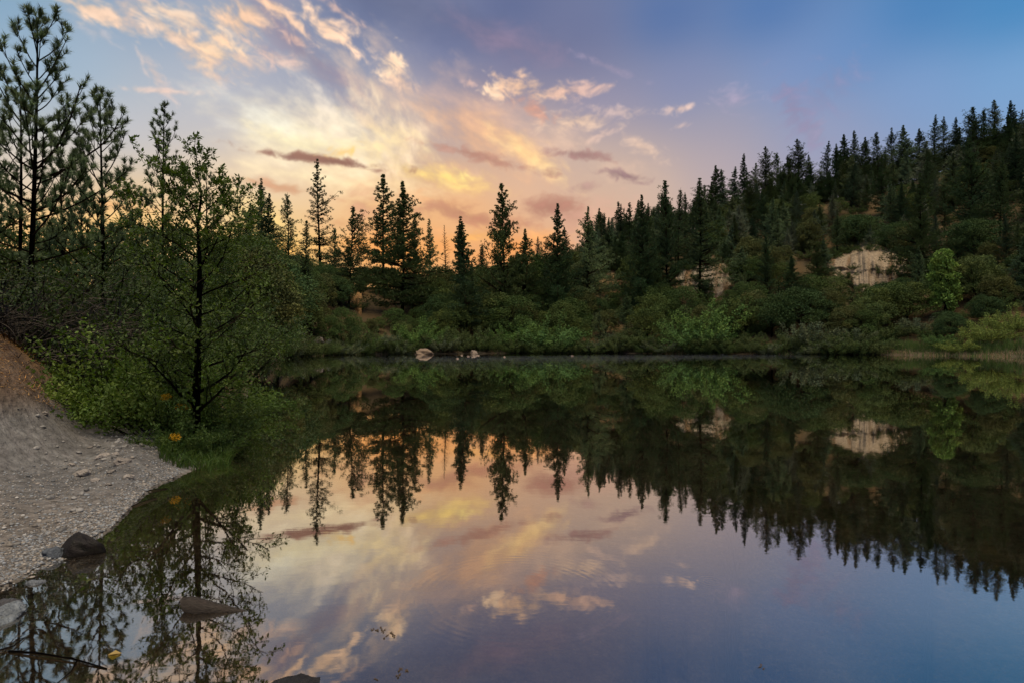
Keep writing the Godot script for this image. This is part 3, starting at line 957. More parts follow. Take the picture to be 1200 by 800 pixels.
	while low_n < 190:
		var px := rnd.randf_range(640, 1240)
		var az := rad_to_deg(atan((px - 600.0) / 700.0))
		var t := rnd.randf_range(0.03, 0.75)
		var d := lerpf(table(shore, az), table(ridge, az), t) * cos(deg_to_rad(az))
		low_n += 1
		var p := on_ground(px, d)
		var hgt := rnd.randf_range(1.6, 3.6)
		if hides_view(px, d, p.y, hgt, hgt * 0.6): continue
		var grey := rnd.randf() < 0.25
		plant("shrub", shrubs.grey[0] if grey else shrubs.dark[rnd.randi() % 2], p, hgt, 4.0, rnd.randf_range(1.1, 1.7), rnd.randf() * TAU, ("grey-green" if grey else "dark green") + " undergrowth shrub between the trees " + ("on the lower slope" if t < 0.35 else "half way up the slope") + (" below the hill's foot" if px < 790.0 else (" near the pale cliff" if px < 900.0 else (" near the tan cliff" if px < 1075.0 else " above the cattails"))), "shrub", "undergrowth of the hillside", null, "stems")
	# low oaks close the gaps under the skyline pines
	for k in 46:
		var px := 700.0 + k * 11.6 + rnd.randf_range(-4, 4)
		var az := rad_to_deg(atan((px - 600.0) / 700.0))
		var d := (table(ridge, az) + rnd.randf_range(-4.0, 3.0)) * cos(deg_to_rad(az))
		plant("oak_tree", oaks[k % 5], on_ground(px, d), rnd.randf_range(5.0, 8.5), 10.0, 1.25, rnd.randf() * TAU, "low dark oak filling the gap under the skyline pines of the hill", "oak", "low oaks on the hill's crest")
	print("forest ", n_pine, " ", n_oak)

# bare ground that the photograph shows between the trees: columns, rows, distance
var bare_views := [[1090, 1126, 292, 366, 107], [1112, 1210, 358, 402, 96], [560, 672, 372, 408, 112]]
func hides_view(px: float, d: float, base: float, high: float, half: float) -> bool:
	var w := half / d * 700.0
	var top := 404.0 - (base + high - EYE) / d * 700.0
	var bot := 404.0 - (base - EYE) / d * 700.0
	for v in bare_views:
		if d > v[4]: continue
		var ox := minf(px + w, v[1]) - maxf(px - w, v[0])
		var oy := minf(bot, v[3]) - maxf(top, v[2])
		if ox > 0.0 and oy > 0.0 and oy > 0.3 * (v[3] - v[2]): return true
	return false

func build_shoreline_plants() -> void:
	rnd.seed = 31
	# the bright green willow clump and its neighbours
	var named := [
		["willow", 590, 383, 112, 1.0, "bright green willow shrub, low rounded end of the big shoreline clump"],
		["willow", 615, 372, 113, 0.95, "bright green willow shrub in the middle of the big shoreline clump"],
		["willow", 640, 366, 114, 1.0, "bright green willow shrub, highest of the big shoreline clump"],
		["willow", 655, 378, 111, 0.9, "bright green willow shrub at the tapering end of the big shoreline clump"],
		["willow", 490, 372, 112, 0.9, "mid-green willow shrub behind the tan boulder"],
		["willow", 510, 382, 110, 0.9, "low mid-green willow shrub next to the tan boulder"],
		["willow", 434, 388, 106, 0.8, "small green shrub on the shore between the little rocks and the boulder"],
		["dark", 408, 380, 104, 1.0, "dark shrub on the shore behind the little rocks"],
		["willow", 812, 366, 110, 1.0, "fresh green willow shrub on the shore below the first pale cliff"],
		["willow", 830, 352, 114, 0.9, "taller fresh green willow on the shore below the first pale cliff"],
		["grey", 942, 368, 108, 0.8, "grey-green shrub on the shore between the two cliffs"],
		["grey", 1000, 378, 106, 1.0, "grey-green shrub leaning over the water below the tan cliff"],
		["grey", 1078, 366, 104, 1.0, "grey-green rounded shrub behind the cattails"],
		["dark", 760, 385, 116, 1.0, "dark low shrub with drooping grey twigs on the shore"],
		["yellow", 1158, 372, 92, 1.0, "yellow-green shrub on the grassy point, lower one"],
		["yellow", 1188, 360, 93, 1.0, "yellow-green shrub on the grassy point, larger one"],
		["yellow", 1225, 365, 92, 1.0, "yellow-green shrub on the grassy point, far end"],
		["willow", 1104, 388, 96, 1.2, "green shrub at the start of the grassy point"],
		["yellow", 1130, 392, 91, 1.2, "low yellow-green shrub beside the cattails on the grassy point"],
	]
	for s in named:
		var az := rad_to_deg(atan((s[1] - 600.0) / 700.0))
		var d: float = maxf(s[3], (table(shore, az) + 2.0) * cos(deg_to_rad(az)))
		var p := on_ground(s[1], d)
		var set_of: Array = shrubs[s[0]]
		plant("shrub", set_of[rnd.randi() % set_of.size()], p, height_for(s[2], d) - p.y, 4.0, s[4] * 1.15, rnd.randf() * TAU, s[5], "shrub", "shrubs along the far shore", null, "stems")
	for q in cliff_bushes:
		var p: Vector3 = q[0]
		plant("shrub", shrubs.dark[rnd.randi() % 2], p - Vector3(0, 0.4, 0.3), rnd.randf_range(1.6, 3.2), 4.0, 1.2, rnd.randf() * TAU, "dark shrub rooted on the " + q[1].get_slice(" ", 0) + " " + q[1].get_slice(" ", 1) + (" cliff" if "cliff" in q[1] else " earth"), "shrub", "shrubs on the cliff faces", null, "stems")
	for s in [[938, 296, 3.4], [948, 304, 3.0], [956, 292, 3.2], [962, 306, 2.6], [944, 286, 3.0]]:
		var d := slope_at_row(s[0], s[1], 100.0)
		plant("shrub", shrubs.dark[rnd.randi() % 2], on_ground(s[0], d), s[2], 4.0, 1.4, rnd.randf() * TAU, "dark shrub on the bare shoulder beside the tan cliff", "shrub", "shrubs beside the tan cliff", null, "stems")
	# the light green tree on the slope
	var bright := oak_shape(88, {"wide": 0.22, "col": Color(0.130, 0.205, 0.045), "lobes": 38, "leaves": 170, "lobe": 0.55, "fork": 0.2, "low": 0.10})
	var bp := on_ground(1107, 108)
	plant("poplar_tree", bright, bp, height_for(288, 108) - bp.y, 10.0, 0.85, 0.4, "bright yellow-green poplar standing out from the dark slope above the cattails", "poplar")
	# continuous fringe of shrubs at the water's edge
	var n := 0
	while n < 150:
		var px := rnd.randf_range(325, 1230)
		var az := rad_to_deg(atan((px - 600.0) / 700.0))
		var r := table(shore, az) + rnd.randf_range(-0.9, 2.0)
		var d := r * cos(deg_to_rad(az))
		n += 1
		if px > 480.0 and px < 512.0 or px > 1030.0: continue
		var p := on_ground(px, d)
		var style: String = "dark" if rnd.randf() < 0.78 else "grey"
		var set_of: Array = shrubs[style]
		plant("shrub", set_of[rnd.randi() % set_of.size()], p, rnd.randf_range(1.8, 4.2), 4.0, rnd.randf_range(1.0, 1.5), rnd.randf() * TAU, ("dark" if style == "dark" else "grey-green") + " low shrub overhanging the water's edge " + ("before the tan boulder" if px < 480.0 else ("beside the bright willow clump" if px < 720.0 else ("below the pale cliff" if px < 900.0 else "below the tan cliff"))), "shrub", "dark fringe of shrubs along the far shore" if style == "dark" else "grey-green fringe of shrubs along the far shore", null, "stems")

# ------------------------------------------------------------------ cliffs
var cliff_bushes := []
func slope_at_row(px: float, row: float, from: float) -> float:
	# how far up the slope the ground shows at that row
	var d := from
	while d < 300.0:
		var g := ground(gx(px, d), -d)
		if g > height_for(row, d):
			var lo := d - 1.0
			var hi := d
			for k in 8:
				var m := (lo + hi) * 0.5
				if ground(gx(px, m), -m) > height_for(row, m): hi = m
				else: lo = m
			return hi
		d += 1.0
	return 300.0

func cliff(px0: float, px1: float, base_y: float, top_y: float, col: Color, label: String, seed_k: int) -> void:
	# a scarp: the slope bulges out and falls steeply, cut by gullies, its rim and foot running into the hillside
	var b := Buf.new()
	var nu := 72
	var nv := 36
	var far_d := 0.0
	for i in nu + 1:
		var u := float(i) / nu
		var px := lerpf(px0, px1, u)
		var edge := pow(absf(u * 2.0 - 1.0), 2.5)
		var n1 := fbm.get_noise_2d(px * 1.5 + seed_k * 70.0, seed_k * 31.0)
		var span := base_y - top_y
		var row0 := base_y - span * (0.48 * edge + 0.25 * n1) + span * 0.10
		var row1 := top_y + span * (0.62 * edge + 0.5 * n1)
		row1 = minf(row1, row0 - span * 0.04)
		var d0 := slope_at_row(px, row0, 100.0)
		var d1 := slope_at_row(px, row1, d0) + 3.0
		far_d = maxf(far_d, d1)
		var y0 := ground(gx(px, d0), -d0) - 0.8
		var y1 := ground(gx(px, d1), -d1) + 0.5
		for j in nv + 1:
			var v := float(j) / nv
			var gully := 0.35 * pow(absf(fbm.get_noise_2d(px * 3.0 + seed_k * 40.0 + v * 22.0, v * 30.0)), 0.9) * 4.5
			var rough := fbm.get_noise_2d(px * 16.0 + seed_k * 9.0, v * 170.0) * 1.2 + fbm.get_noise_2d(px * 1.2 + 200.0, v * 260.0 + seed_k * 40.0) * 3.0
			var dd := lerpf(d0, d1, pow(v, 1.9)) + (gully + rough) * sin(PI * minf(v * 1.25, 1.0)) * 0.8
			var y := lerpf(y0, y1, v)
			b.v.append(Vector3(gx(px, dd), y, -dd))
			var stain := fbm.get_noise_2d(px * 7.0, v * 60.0 + seed_k * 20.0)
			b.c.append(Color(col.r, col.g, col.b).lerp(Color(0.26, 0.16, 0.085), clampf(stain * 2.4 - 0.1, 0.0, 0.9)))
		var q := b.v[b.v.size() - 1]
		b.v.append(q + Vector3(0, -1.6, -3.0))
		b.c.append(col)
	var row := nv + 2
	for i in nu:
		for j in nv + 1:
			var p := i * row + j
			b.i.append(p); b.i.append(p + 1); b.i.append(p + row)
			b.i.append(p + row); b.i.append(p + 1); b.i.append(p + row + 1)
	solo("cliff", b.mesh(false), M.cliff, Vector3.ZERO, label, "cliff", "", "structure")
	for k in 16:
		var i := rnd.randi_range(2, nu - 2)
		var j := rnd.randi_range(5, nv - 2) if k % 2 == 0 else nv - 1
		var p := b.v[i * row + j]
		cliff_bushes.append([p, label])
	bare_views.append([px0 + 8.0, px1 - 8.0, top_y + 6.0, base_y - 4.0, far_d])

# ------------------------------------------------------------------ stones
func stone_mesh(seed_k: int, stretch: Vector3, rings: int, col: Color, rough := 0.25) -> ArrayMesh:
	rnd.seed = seed_k
	var b := Buf.new()
	var seg := rings * 2
	for j in rings + 1:
		var th := PI * j / rings
		for k in seg:
			var ph := TAU * k / seg
			var q := Vector3(sin(th) * cos(ph), cos(th), sin(th) * sin(ph))
			var w := 1.0 + rough * (fbm.get_noise_3d(q.x * 55.0 + seed_k * 7.0, q.y * 55.0, q.z * 55.0) * 2.2 + fbm.get_noise_3d(q.x * 170.0, q.y * 170.0 + seed_k * 3.0, q.z * 170.0) * 0.7)
			# knock flats into it
			for f in 4:
				var fa := Vector3(sin(f * 2.1 + seed_k), cos(f * 1.3 + seed_k * 2.0) * 0.8, cos(f * 2.7 + seed_k)).normalized()
				w = minf(w, 0.86 / maxf(0.2, q.dot(fa)))
			b.v.append(q * w * stretch)
			b.c.append(shade_of(col, 0.06))
	for j in rings:
		for k in seg:
			var p := j * seg + k
			var r := j * seg + (k + 1) % seg
			b.i.append(p); b.i.append(r); b.i.append(p + seg)
			b.i.append(r); b.i.append(r + seg); b.i.append(p + seg)
	b.n.resize(b.v.size())
	for k in range(0, b.i.size(), 3):
		var n := (b.v[b.i[k + 2]] - b.v[b.i[k]]).cross(b.v[b.i[k + 1]] - b.v[b.i[k]])
		for m in 3: b.n[b.i[k + m]] += n
	for k in b.n.size(): b.n[k] = b.n[k].normalized() if b.n[k].length_squared() > 0.0 else b.v[k].normalized()
	return b.mesh(true)

func rock(px: float, d: float, sink: float, size: Vector3, seed_k: int, col: Color, m: Material, label: String, group := "") -> void:
	var x := gx(px, d)
	var y := maxf(ground(x, -d), -0.02)
	var o := solo("rock", stone_mesh(seed_k, size, 16, col, 0.42), m, Vector3(x, y + size.y * sink, -d), label, "rock", group)
	o.rotation.y = seed_k * 1.7

func build_rocks() -> void:
	rock(497, 104, 0.2, Vector3(2.1, 0.8, 1.5), 3, Color(0.36, 0.27, 0.20), M.rock, "large tan boulder at the water's edge on the far shore")
	rock(372, 98, 0.3, Vector3(0.75, 0.6, 0.6), 4, Color(0.30, 0.25, 0.22), M.rock, "grey-pink rock on the far shore beside the bare-trunked shore pine", "little rocks on the far shore")
	rock(385, 99, 0.4, Vector3(0.55, 0.75, 0.5), 5, Color(0.24, 0.23, 0.23), M.rock, "upright grey rock, one of the little rocks on the far shore", "little rocks on the far shore")
	rock(393, 97, 0.2, Vector3(0.5, 0.3, 0.4), 6, Color(0.42, 0.31, 0.14), M.rock, "ochre-yellow flat rock, one of the little rocks on the far shore", "little rocks on the far shore")
	rock(355, 96, 0.4, Vector3(0.5, 0.6, 0.4), 7, Color(0.30, 0.27, 0.25), M.rock, "pointed pale rock at the foot of the bare-trunked shore pine", "little rocks on the far shore")
	rock(555, 108, 0.3, Vector3(0.55, 0.45, 0.5), 8, Color(0.34, 0.27, 0.22), M.rock, "small tan rock in the shallows between the boulder and the willow clump")
	var k := 0
	for s in [[541, 92], [557, 92], [549, 84], [536, 70], [560, 91], [591, 80], [671, 88]]:
		rock(s[0], s[1], 0.15, Vector3(0.2, 0.12, 0.14), 20 + k, Color(0.40, 0.31, 0.25), M.rock, "tiny pale stone breaking the far water surface", "tiny stones breaking the far water")
		k += 1
	# near shore
	rock(95, 4.62, 0.25, Vector3(0.155, 0.10, 0.11), 11, Color(0.022, 0.019, 0.018), M.wet, "wet black rock at the edge of the gravel beach")
	rock(62, 4.50, 0.1, Vector3(0.075, 0.045, 0.06), 12, Color(0.12, 0.14, 0.17), M.wet, "bluish grey stone touching the wet black rock")
	rock(42, 4.02, 0.1, Vector3(0.05, 0.03, 0.04), 13, Color(0.20, 0.22, 0.25), M.wet, "small pale blue stone in the shallows below the bluish grey stone")
	rock(4, 3.52, 0.35, Vector3(0.16, 0.05, 0.10), 14, Color(0.25, 0.28, 0.31), M.rock, "flat pale slab of rock sticking out over the shallows")
	rock(12, 3.72, 0.2, Vector3(0.06, 0.03, 0.05), 17, Color(0.10, 0.10, 0.11), M.wet, "small dark stone between the pale slab and the gravel")
	rock(349, 2.83, -0.15, Vector3(0.165, 0.045, 0.08), 15, Color(0.03, 0.03, 0.034), M.wet, "low black rock breaking the open water below the reflected clouds")
	var spots := [[98, 6.9, 0.10, 31], [121, 7.5, 0.07, 32], [84, 7.2, 0.05, 33], [131, 6.8, 0.05, 34], [112, 6.6, 0.05, 35], [143, 7.1, 0.09, 36], [52, 8.0, 0.05, 37], [106, 7.9, 0.04, 38], [136, 7.4, 0.05, 39], [150, 6.7, 0.06, 40], [127, 6.4, 0.035, 41]]
	for s in spots:
		rock(s[0], s[1], 0.25, Vector3(s[2], s[2] * 0.55, s[2] * 0.8), s[3], shade_of(Color(0.42, 0.38, 0.35), 0.25), M.rock, "fist-sized grey stone by the hollow in the gravel beach", "stones by the hollow in the beach")

func build_gravel() -> void:
	rnd.seed = 91
	var meshes := []
	for k in 3:
		meshes.append(stone_mesh(200 + k, Vector3(1, 0.6, 0.8), 4, Color(1, 1, 1), 0.3))
	for m in 3:
		var mm := MultiMesh.new()
		mm.transform_format = MultiMesh.TRANSFORM_3D
		mm.use_colors = true
		mm.mesh = meshes[m]
		var where := []
		var cols := []
		while where.size() < 11000:
			var az := rnd.randf_range(-47.0, -29.0)
			var rs := table(shore, az)
			var s := pow(rnd.randf(), 1.8) * 4.4 - 1.0
			var r := rs + s
			var x := sin(deg_to_rad(az)) * r
			var z := -cos(deg_to_rad(az)) * r
			var size := 0.005 + 0.011 * pow(rnd.randf(), 3.0)
			if s > 0.9 and rnd.randf() < 0.72: continue
			if rnd.randf() < 0.02: size *= 2.0
			var t := Transform3D(Basis(Vector3.UP, rnd.randf() * TAU).rotated(Vector3.RIGHT, rnd.randf_range(-0.4, 0.4)).scaled(Vector3.ONE * size), Vector3(x, ground(x, z) + size * 0.15, z))
			where.append(t)
			var g := rnd.randf_range(0.07, 0.28)
			var tint := rnd.randf()
			var c := Color(g * 0.94, g, g * 1.08) if tint < 0.5 else (Color(g * 1.1, g * 0.98, g * 0.86) if tint < 0.9 else Color(g * 1.5, g * 1.45, g * 1.4))
			cols.append(c)
		mm.instance_count = where.size()
		for k in where.size():
			mm.set_instance_transform(k, where[k])
			mm.set_instance_color(k, cols[k])
		var o := MultiMeshInstance3D.new()
		o.multimesh = mm
		o.material_override = M.pebble
		o.name = numbered("gravel")
		add_child(o)
		tag(o, ["grey-blue pebbles covering the beach beside the water", "brownish pebbles strewn over the beach beside the water", "mixed small pebbles on the beach and in the shallows"][m], "gravel", "", "stuff")

# ------------------------------------------------------------------ the near bank
func limb(wood: Buf, crown: Buf, p: Vector3, dir: Vector3, length: float, rad: float, level: int, s: Dictionary) -> void:
	var steps := 6 if level == 0 else 4
	var pts := wander(p, dir, length, steps, s.bend, s.pull * (0.5 if level > 0 else 1.0))
	tube(wood, pts, rad, rad * 0.35, 5 if level == 0 else 3, s.bark)
	if level >= s.levels:
		var many: int = s.leaves
		for k in many:
			var f := (0.1 + 0.9 * (k + rnd.randf()) / many) * (steps - 0.001)
			var o: Vector3 = pts[int(f)].lerp(pts[int(f) + 1], f - int(f))
			var d := (pts[int(f) + 1] - pts[int(f)]).normalized()
			var e := (d * 0.5 + any_side(d) * 0.9 + on_sphere() * 0.3).normalized()
			var side := e.cross(Vector3.UP + on_sphere() * 0.45).normalized()
			var l: float = s.leaf * rnd.randf_range(0.6, 1.2)
			leaf(crown, o + e * l * 0.12, e, side, l, l * s.slim, shade_of(s.col, 0.3, 0.1))
		return
	var kids: int = s.kids[level]
	for k in kids:
		var f := (0.22 + 0.78 * (k + rnd.randf() * 0.8) / kids) * (steps - 0.001)
		var o: Vector3 = pts[int(f)].lerp(pts[int(f) + 1], f - int(f))
		var d := (pts[int(f) + 1] - pts[int(f)]).normalized()
		var e := (d * 0.65 + any_side(d) * 0.85 + Vector3(0, s.lift, 0)).normalized()
		limb(wood, crown, o, e, length * rnd.randf_range(0.34, 0.55) * (1.0 - 0.35 * f / steps), rad * 0.42, level + 1, s)

func build_alder() -> void:
	rnd.seed = 1201
	var d := 8.7
	var base := on_ground(231, d)
	var o := thing("alder_tree", base, 0.0, "slender young alder with spreading leafy branches growing beside the water at the path's end", "alder")
	var stem := PackedVector3Array([Vector3(0, -0.15, 0), Vector3(-0.02, 0.7, 0), Vector3(0.02, 1.3, 0.02), Vector3(0.01, 2.0, -0.02), Vector3(0.03, 2.7, 0.0), Vector3(0.02, 3.3, 0.03), Vector3(0.06, 3.8, 0)])
	var wood := Buf.new()
	tube(wood, stem, 0.066, 0.012, 9, Color(0.13, 0.115, 0.10))
	part("trunk", wood.mesh(true), M.bark, o)
	var s := {"bend": 0.2, "pull": Vector3(0, 0.28, 0), "bark": Color(0.12, 0.10, 0.085), "levels": 2, "kids": [8, 5], "leaves": 10, "leaf": 0.064, "slim": 0.5, "col": Color(0.072, 0.112, 0.024), "lift": 0.05}
	var crown := Buf.new()
	var turn := 0.3
	var n := 30
	for k in n:
		var t := k / float(n - 1)
		var y := lerpf(1.05, 3.75, pow(t, 0.92))
		var f := 0.0
		for q in stem.size() - 1:
			if y >= stem[q].y: f = q + clampf((y - stem[q].y) / (stem[q + 1].y - stem[q].y), 0.0, 0.999)
		var at: Vector3 = stem[int(f)].lerp(stem[int(f) + 1], f - int(f))
		turn += 2.4 + rnd.randf_range(-0.4, 0.4)
		var reach := lerpf(1.25, 1.15, t) * rnd.randf_range(0.65, 1.15)
		if t > 0.85: reach = rnd.randf_range(0.5, 0.8)
		var dir := Vector3(cos(turn), lerpf(0.3, 0.95, t), sin(turn))
		s.leaves = 5 if t < 0.5 else 11
		var lw := Buf.new()
		limb(lw, crown, at, dir, reach, lerpf(0.019, 0.009, t), 0, s)
		part("branch", lw.mesh(true), M.bark, o)
	# low curved side stems from the foot
	for k in 5:
		var a := [0.2, 2.6, 3.4, 5.6, 1.2][k] as float
		var lw := Buf.new()
		limb(lw, crown, Vector3(0, 0.55 + 0.1 * k, 0), Vector3(cos(a), 0.7, sin(a)), 1.0, 0.024, 0, s)
		part("branch", lw.mesh(true), M.bark, o)
	part("crown", crown.mesh(false), M.leaf, o)

# a pine close enough for its brushes of needles to show
func near_pine(px: float, d: float, top: float, seed_k: int, bare: float, reach: float, label: String, many := 46, extra := [], col := Color(0.060, 0.092, 0.036)) -> void:
	rnd.seed = seed_k
	var base := on_ground(px, d)
	var H := height_for(top, d) - base.y
	var o := thing("pine_tree", base, 0.0, label, "pine", "pines on the near bank")
	var stem := PackedVector3Array()
	for k in 13:
		var t := k / 12.0
		stem.append(Vector3(sin(t * 3.0 + seed_k) * 0.08, t * H - 0.2 * (1.0 - t), cos(t * 2.4 + seed_k) * 0.08))
	var wood := Buf.new()
	tube(wood, stem, 0.0075 * H + 0.015, 0.012, 9, Color(0.11, 0.075, 0.055))
	part("trunk", wood.mesh(true), M.bark, o)
	var crown := Buf.new()
	var turn := seed_k * 0.7
	for k in many:
		var t := k / float(many - 1)
		var y := lerpf(bare, 0.985, pow(t, 0.9)) * H
		var f := clampf(y / H * 12.0, 0.0, 11.99)
		var at: Vector3 = stem[int(f)].lerp(stem[int(f) + 1], f - int(f))
		turn += 2.4 + rnd.randf_range(-0.5, 0.5)
		var length := reach * (pow(1.0 - t, 0.6) * 0.9 + 0.16) * rnd.randf_range(0.6, 1.15)
		var dir := Vector3(cos(turn), lerpf(0.15, 1.3, t), sin(turn))
		var pts := wander(at, dir, length, 7, 0.09, Vector3(0, 0.9, 0))
		var lw := Buf.new()
		tube(lw, pts, 0.008 + 0.007 * length, 0.006, 5, Color(0.10, 0.07, 0.052))
		brush_tuft(crown, pts[7], (pts[7] - pts[6]).normalized(), col)
		var shoots := int(2 + length * 5.0)
		for u in shoots:
			var g := (0.3 + 0.66 * rnd.randf()) * 6.999
			var p: Vector3 = pts[int(g)].lerp(pts[int(g) + 1], g - int(g))
			var along := (pts[int(g) + 1] - pts[int(g)]).normalized()
			var e := (along * 0.7 + any_side(along) * 0.8 + Vector3(0, 0.35, 0)).normalized()
			var sp := wander(p, e, rnd.randf_range(0.12, 0.34) * (0.6 + length * 0.25), 3, 0.1, Vector3(0, 0.5, 0))
			tube(lw, sp, 0.007, 0.005, 3, Color(0.10, 0.07, 0.052))
			brush_tuft(crown, sp[3], (sp[3] - sp[2]).normalized(), col)
		part("branch", lw.mesh(true), M.bark, o)
	# long limbs that sweep out and up
	for e in extra:
		var lw := Buf.new()
		var p0 := Vector3(0, e[0] - base.y, 0)
		var p2: Vector3 = p0 + e[1]
		var p1 := p0 + Vector3(e[1].x * 0.62, e[1].y * 0.18, e[1].z * 0.62)
		var pts := PackedVector3Array()
		for k in 11:
			var t := k / 10.0
			pts.append(p0.lerp(p1, t).lerp(p1.lerp(p2, t), t) + on_sphere() * 0.015)
		tube(lw, pts, 0.032, 0.010, 6, Color(0.10, 0.07, 0.052))
		brush_tuft(crown, pts[10], (pts[10] - pts[9]).normalized(), col)
		for u in 16:
			var g := 3.0 + 7.0 * rnd.randf() - 0.001
			var p: Vector3 = pts[int(g)].lerp(pts[int(g) + 1], g - int(g))
			var along := (pts[int(g) + 1] - pts[int(g)]).normalized()
			var q := (along * 0.6 + any_side(along) * 0.8 + Vector3(0, 0.4, 0)).normalized()
			var sp := wander(p, q, rnd.randf_range(0.15, 0.42), 3, 0.1, Vector3(0, 0.6, 0))
			tube(lw, sp, 0.009, 0.006, 3, Color(0.10, 0.07, 0.052))
			brush_tuft(crown, sp[3], (sp[3] - sp[2]).normalized(), col)
		part("branch", lw.mesh(true), M.bark, o)
	part("crown", crown.mesh(false), M.needle, o)

func brush_tuft(b: Buf, p: Vector3, d: Vector3, col: Color) -> void:
	var tone := shade_of(col, 0.25, 0.08)
	for k in 46:
		var o := p - d * rnd.randf() * 0.13
		var e := (d * rnd.randf_range(0.5, 1.3) + any_side(d) * 0.9).normalized()
		var side := e.cross(Vector3(0.37, 0.61, 0.7)).normalized() * 0.0075
		blade(b, o, o + e * rnd.randf_range(0.10, 0.165), side, tone)

# leafless tangle of twigs
func dead_brush(px: float, d: float, high: float, spread: float, seed_k: int, label: String) -> void:
	rnd.seed = seed_k
	var base := on_ground(px, d)
	var o := thing("dead_bush", base, 0.0, label, "dead bush", "leafless bushes on top of the bank")
	for k in 18:
		var b := Buf.new()
		var a := rnd.randf() * TAU
		var dir := Vector3(cos(a) * spread, rnd.randf_range(0.5, 1.1), sin(a) * spread)
		var c := Color(0.24, 0.215, 0.21) * rnd.randf_range(0.6, 1.35)
		var pts := wander(Vector3(cos(a), 0, sin(a)) * 0.25 * spread, dir, high * rnd.randf_range(0.7, 1.2), 7, 0.17, Vector3(cos(a) * 0.5, -0.4, sin(a) * 0.5))
		tube(b, pts, 0.018, 0.006, 4, c)
		for u in 16:
			var f := rnd.randf_range(1.0, 6.99)
			var p: Vector3 = pts[int(f)].lerp(pts[int(f) + 1], f - int(f))
			var tw := wander(p, dir.normalized() * 0.4 + on_sphere(), high * rnd.randf_range(0.15, 0.4), 4, 0.22, Vector3(0, -0.35, 0))
			tube(b, tw, 0.009, 0.005, 3, c * rnd.randf_range(0.8, 1.2))
			for w in 3:
				var q: Vector3 = tw[1 + w]
				tube(b, wander(q, on_sphere() + Vector3(0, -0.1, 0), high * rnd.randf_range(0.06, 0.16), 2, 0.2, Vector3.ZERO), 0.006, 0.004, 3, c)
		part("stem", b.mesh(true), M.twig, o)

func near_bush(px: float, d: float, high: float, wide_k: float, seed_k: int, s: Dictionary, label: String, called := "bush") -> void:
	var shape := shrub_shape(seed_k, s)
	plant(called, shape, on_ground(px, d), high, 4.0, wide_k, seed_k, label, "bush", "", M.leaf, "stems")

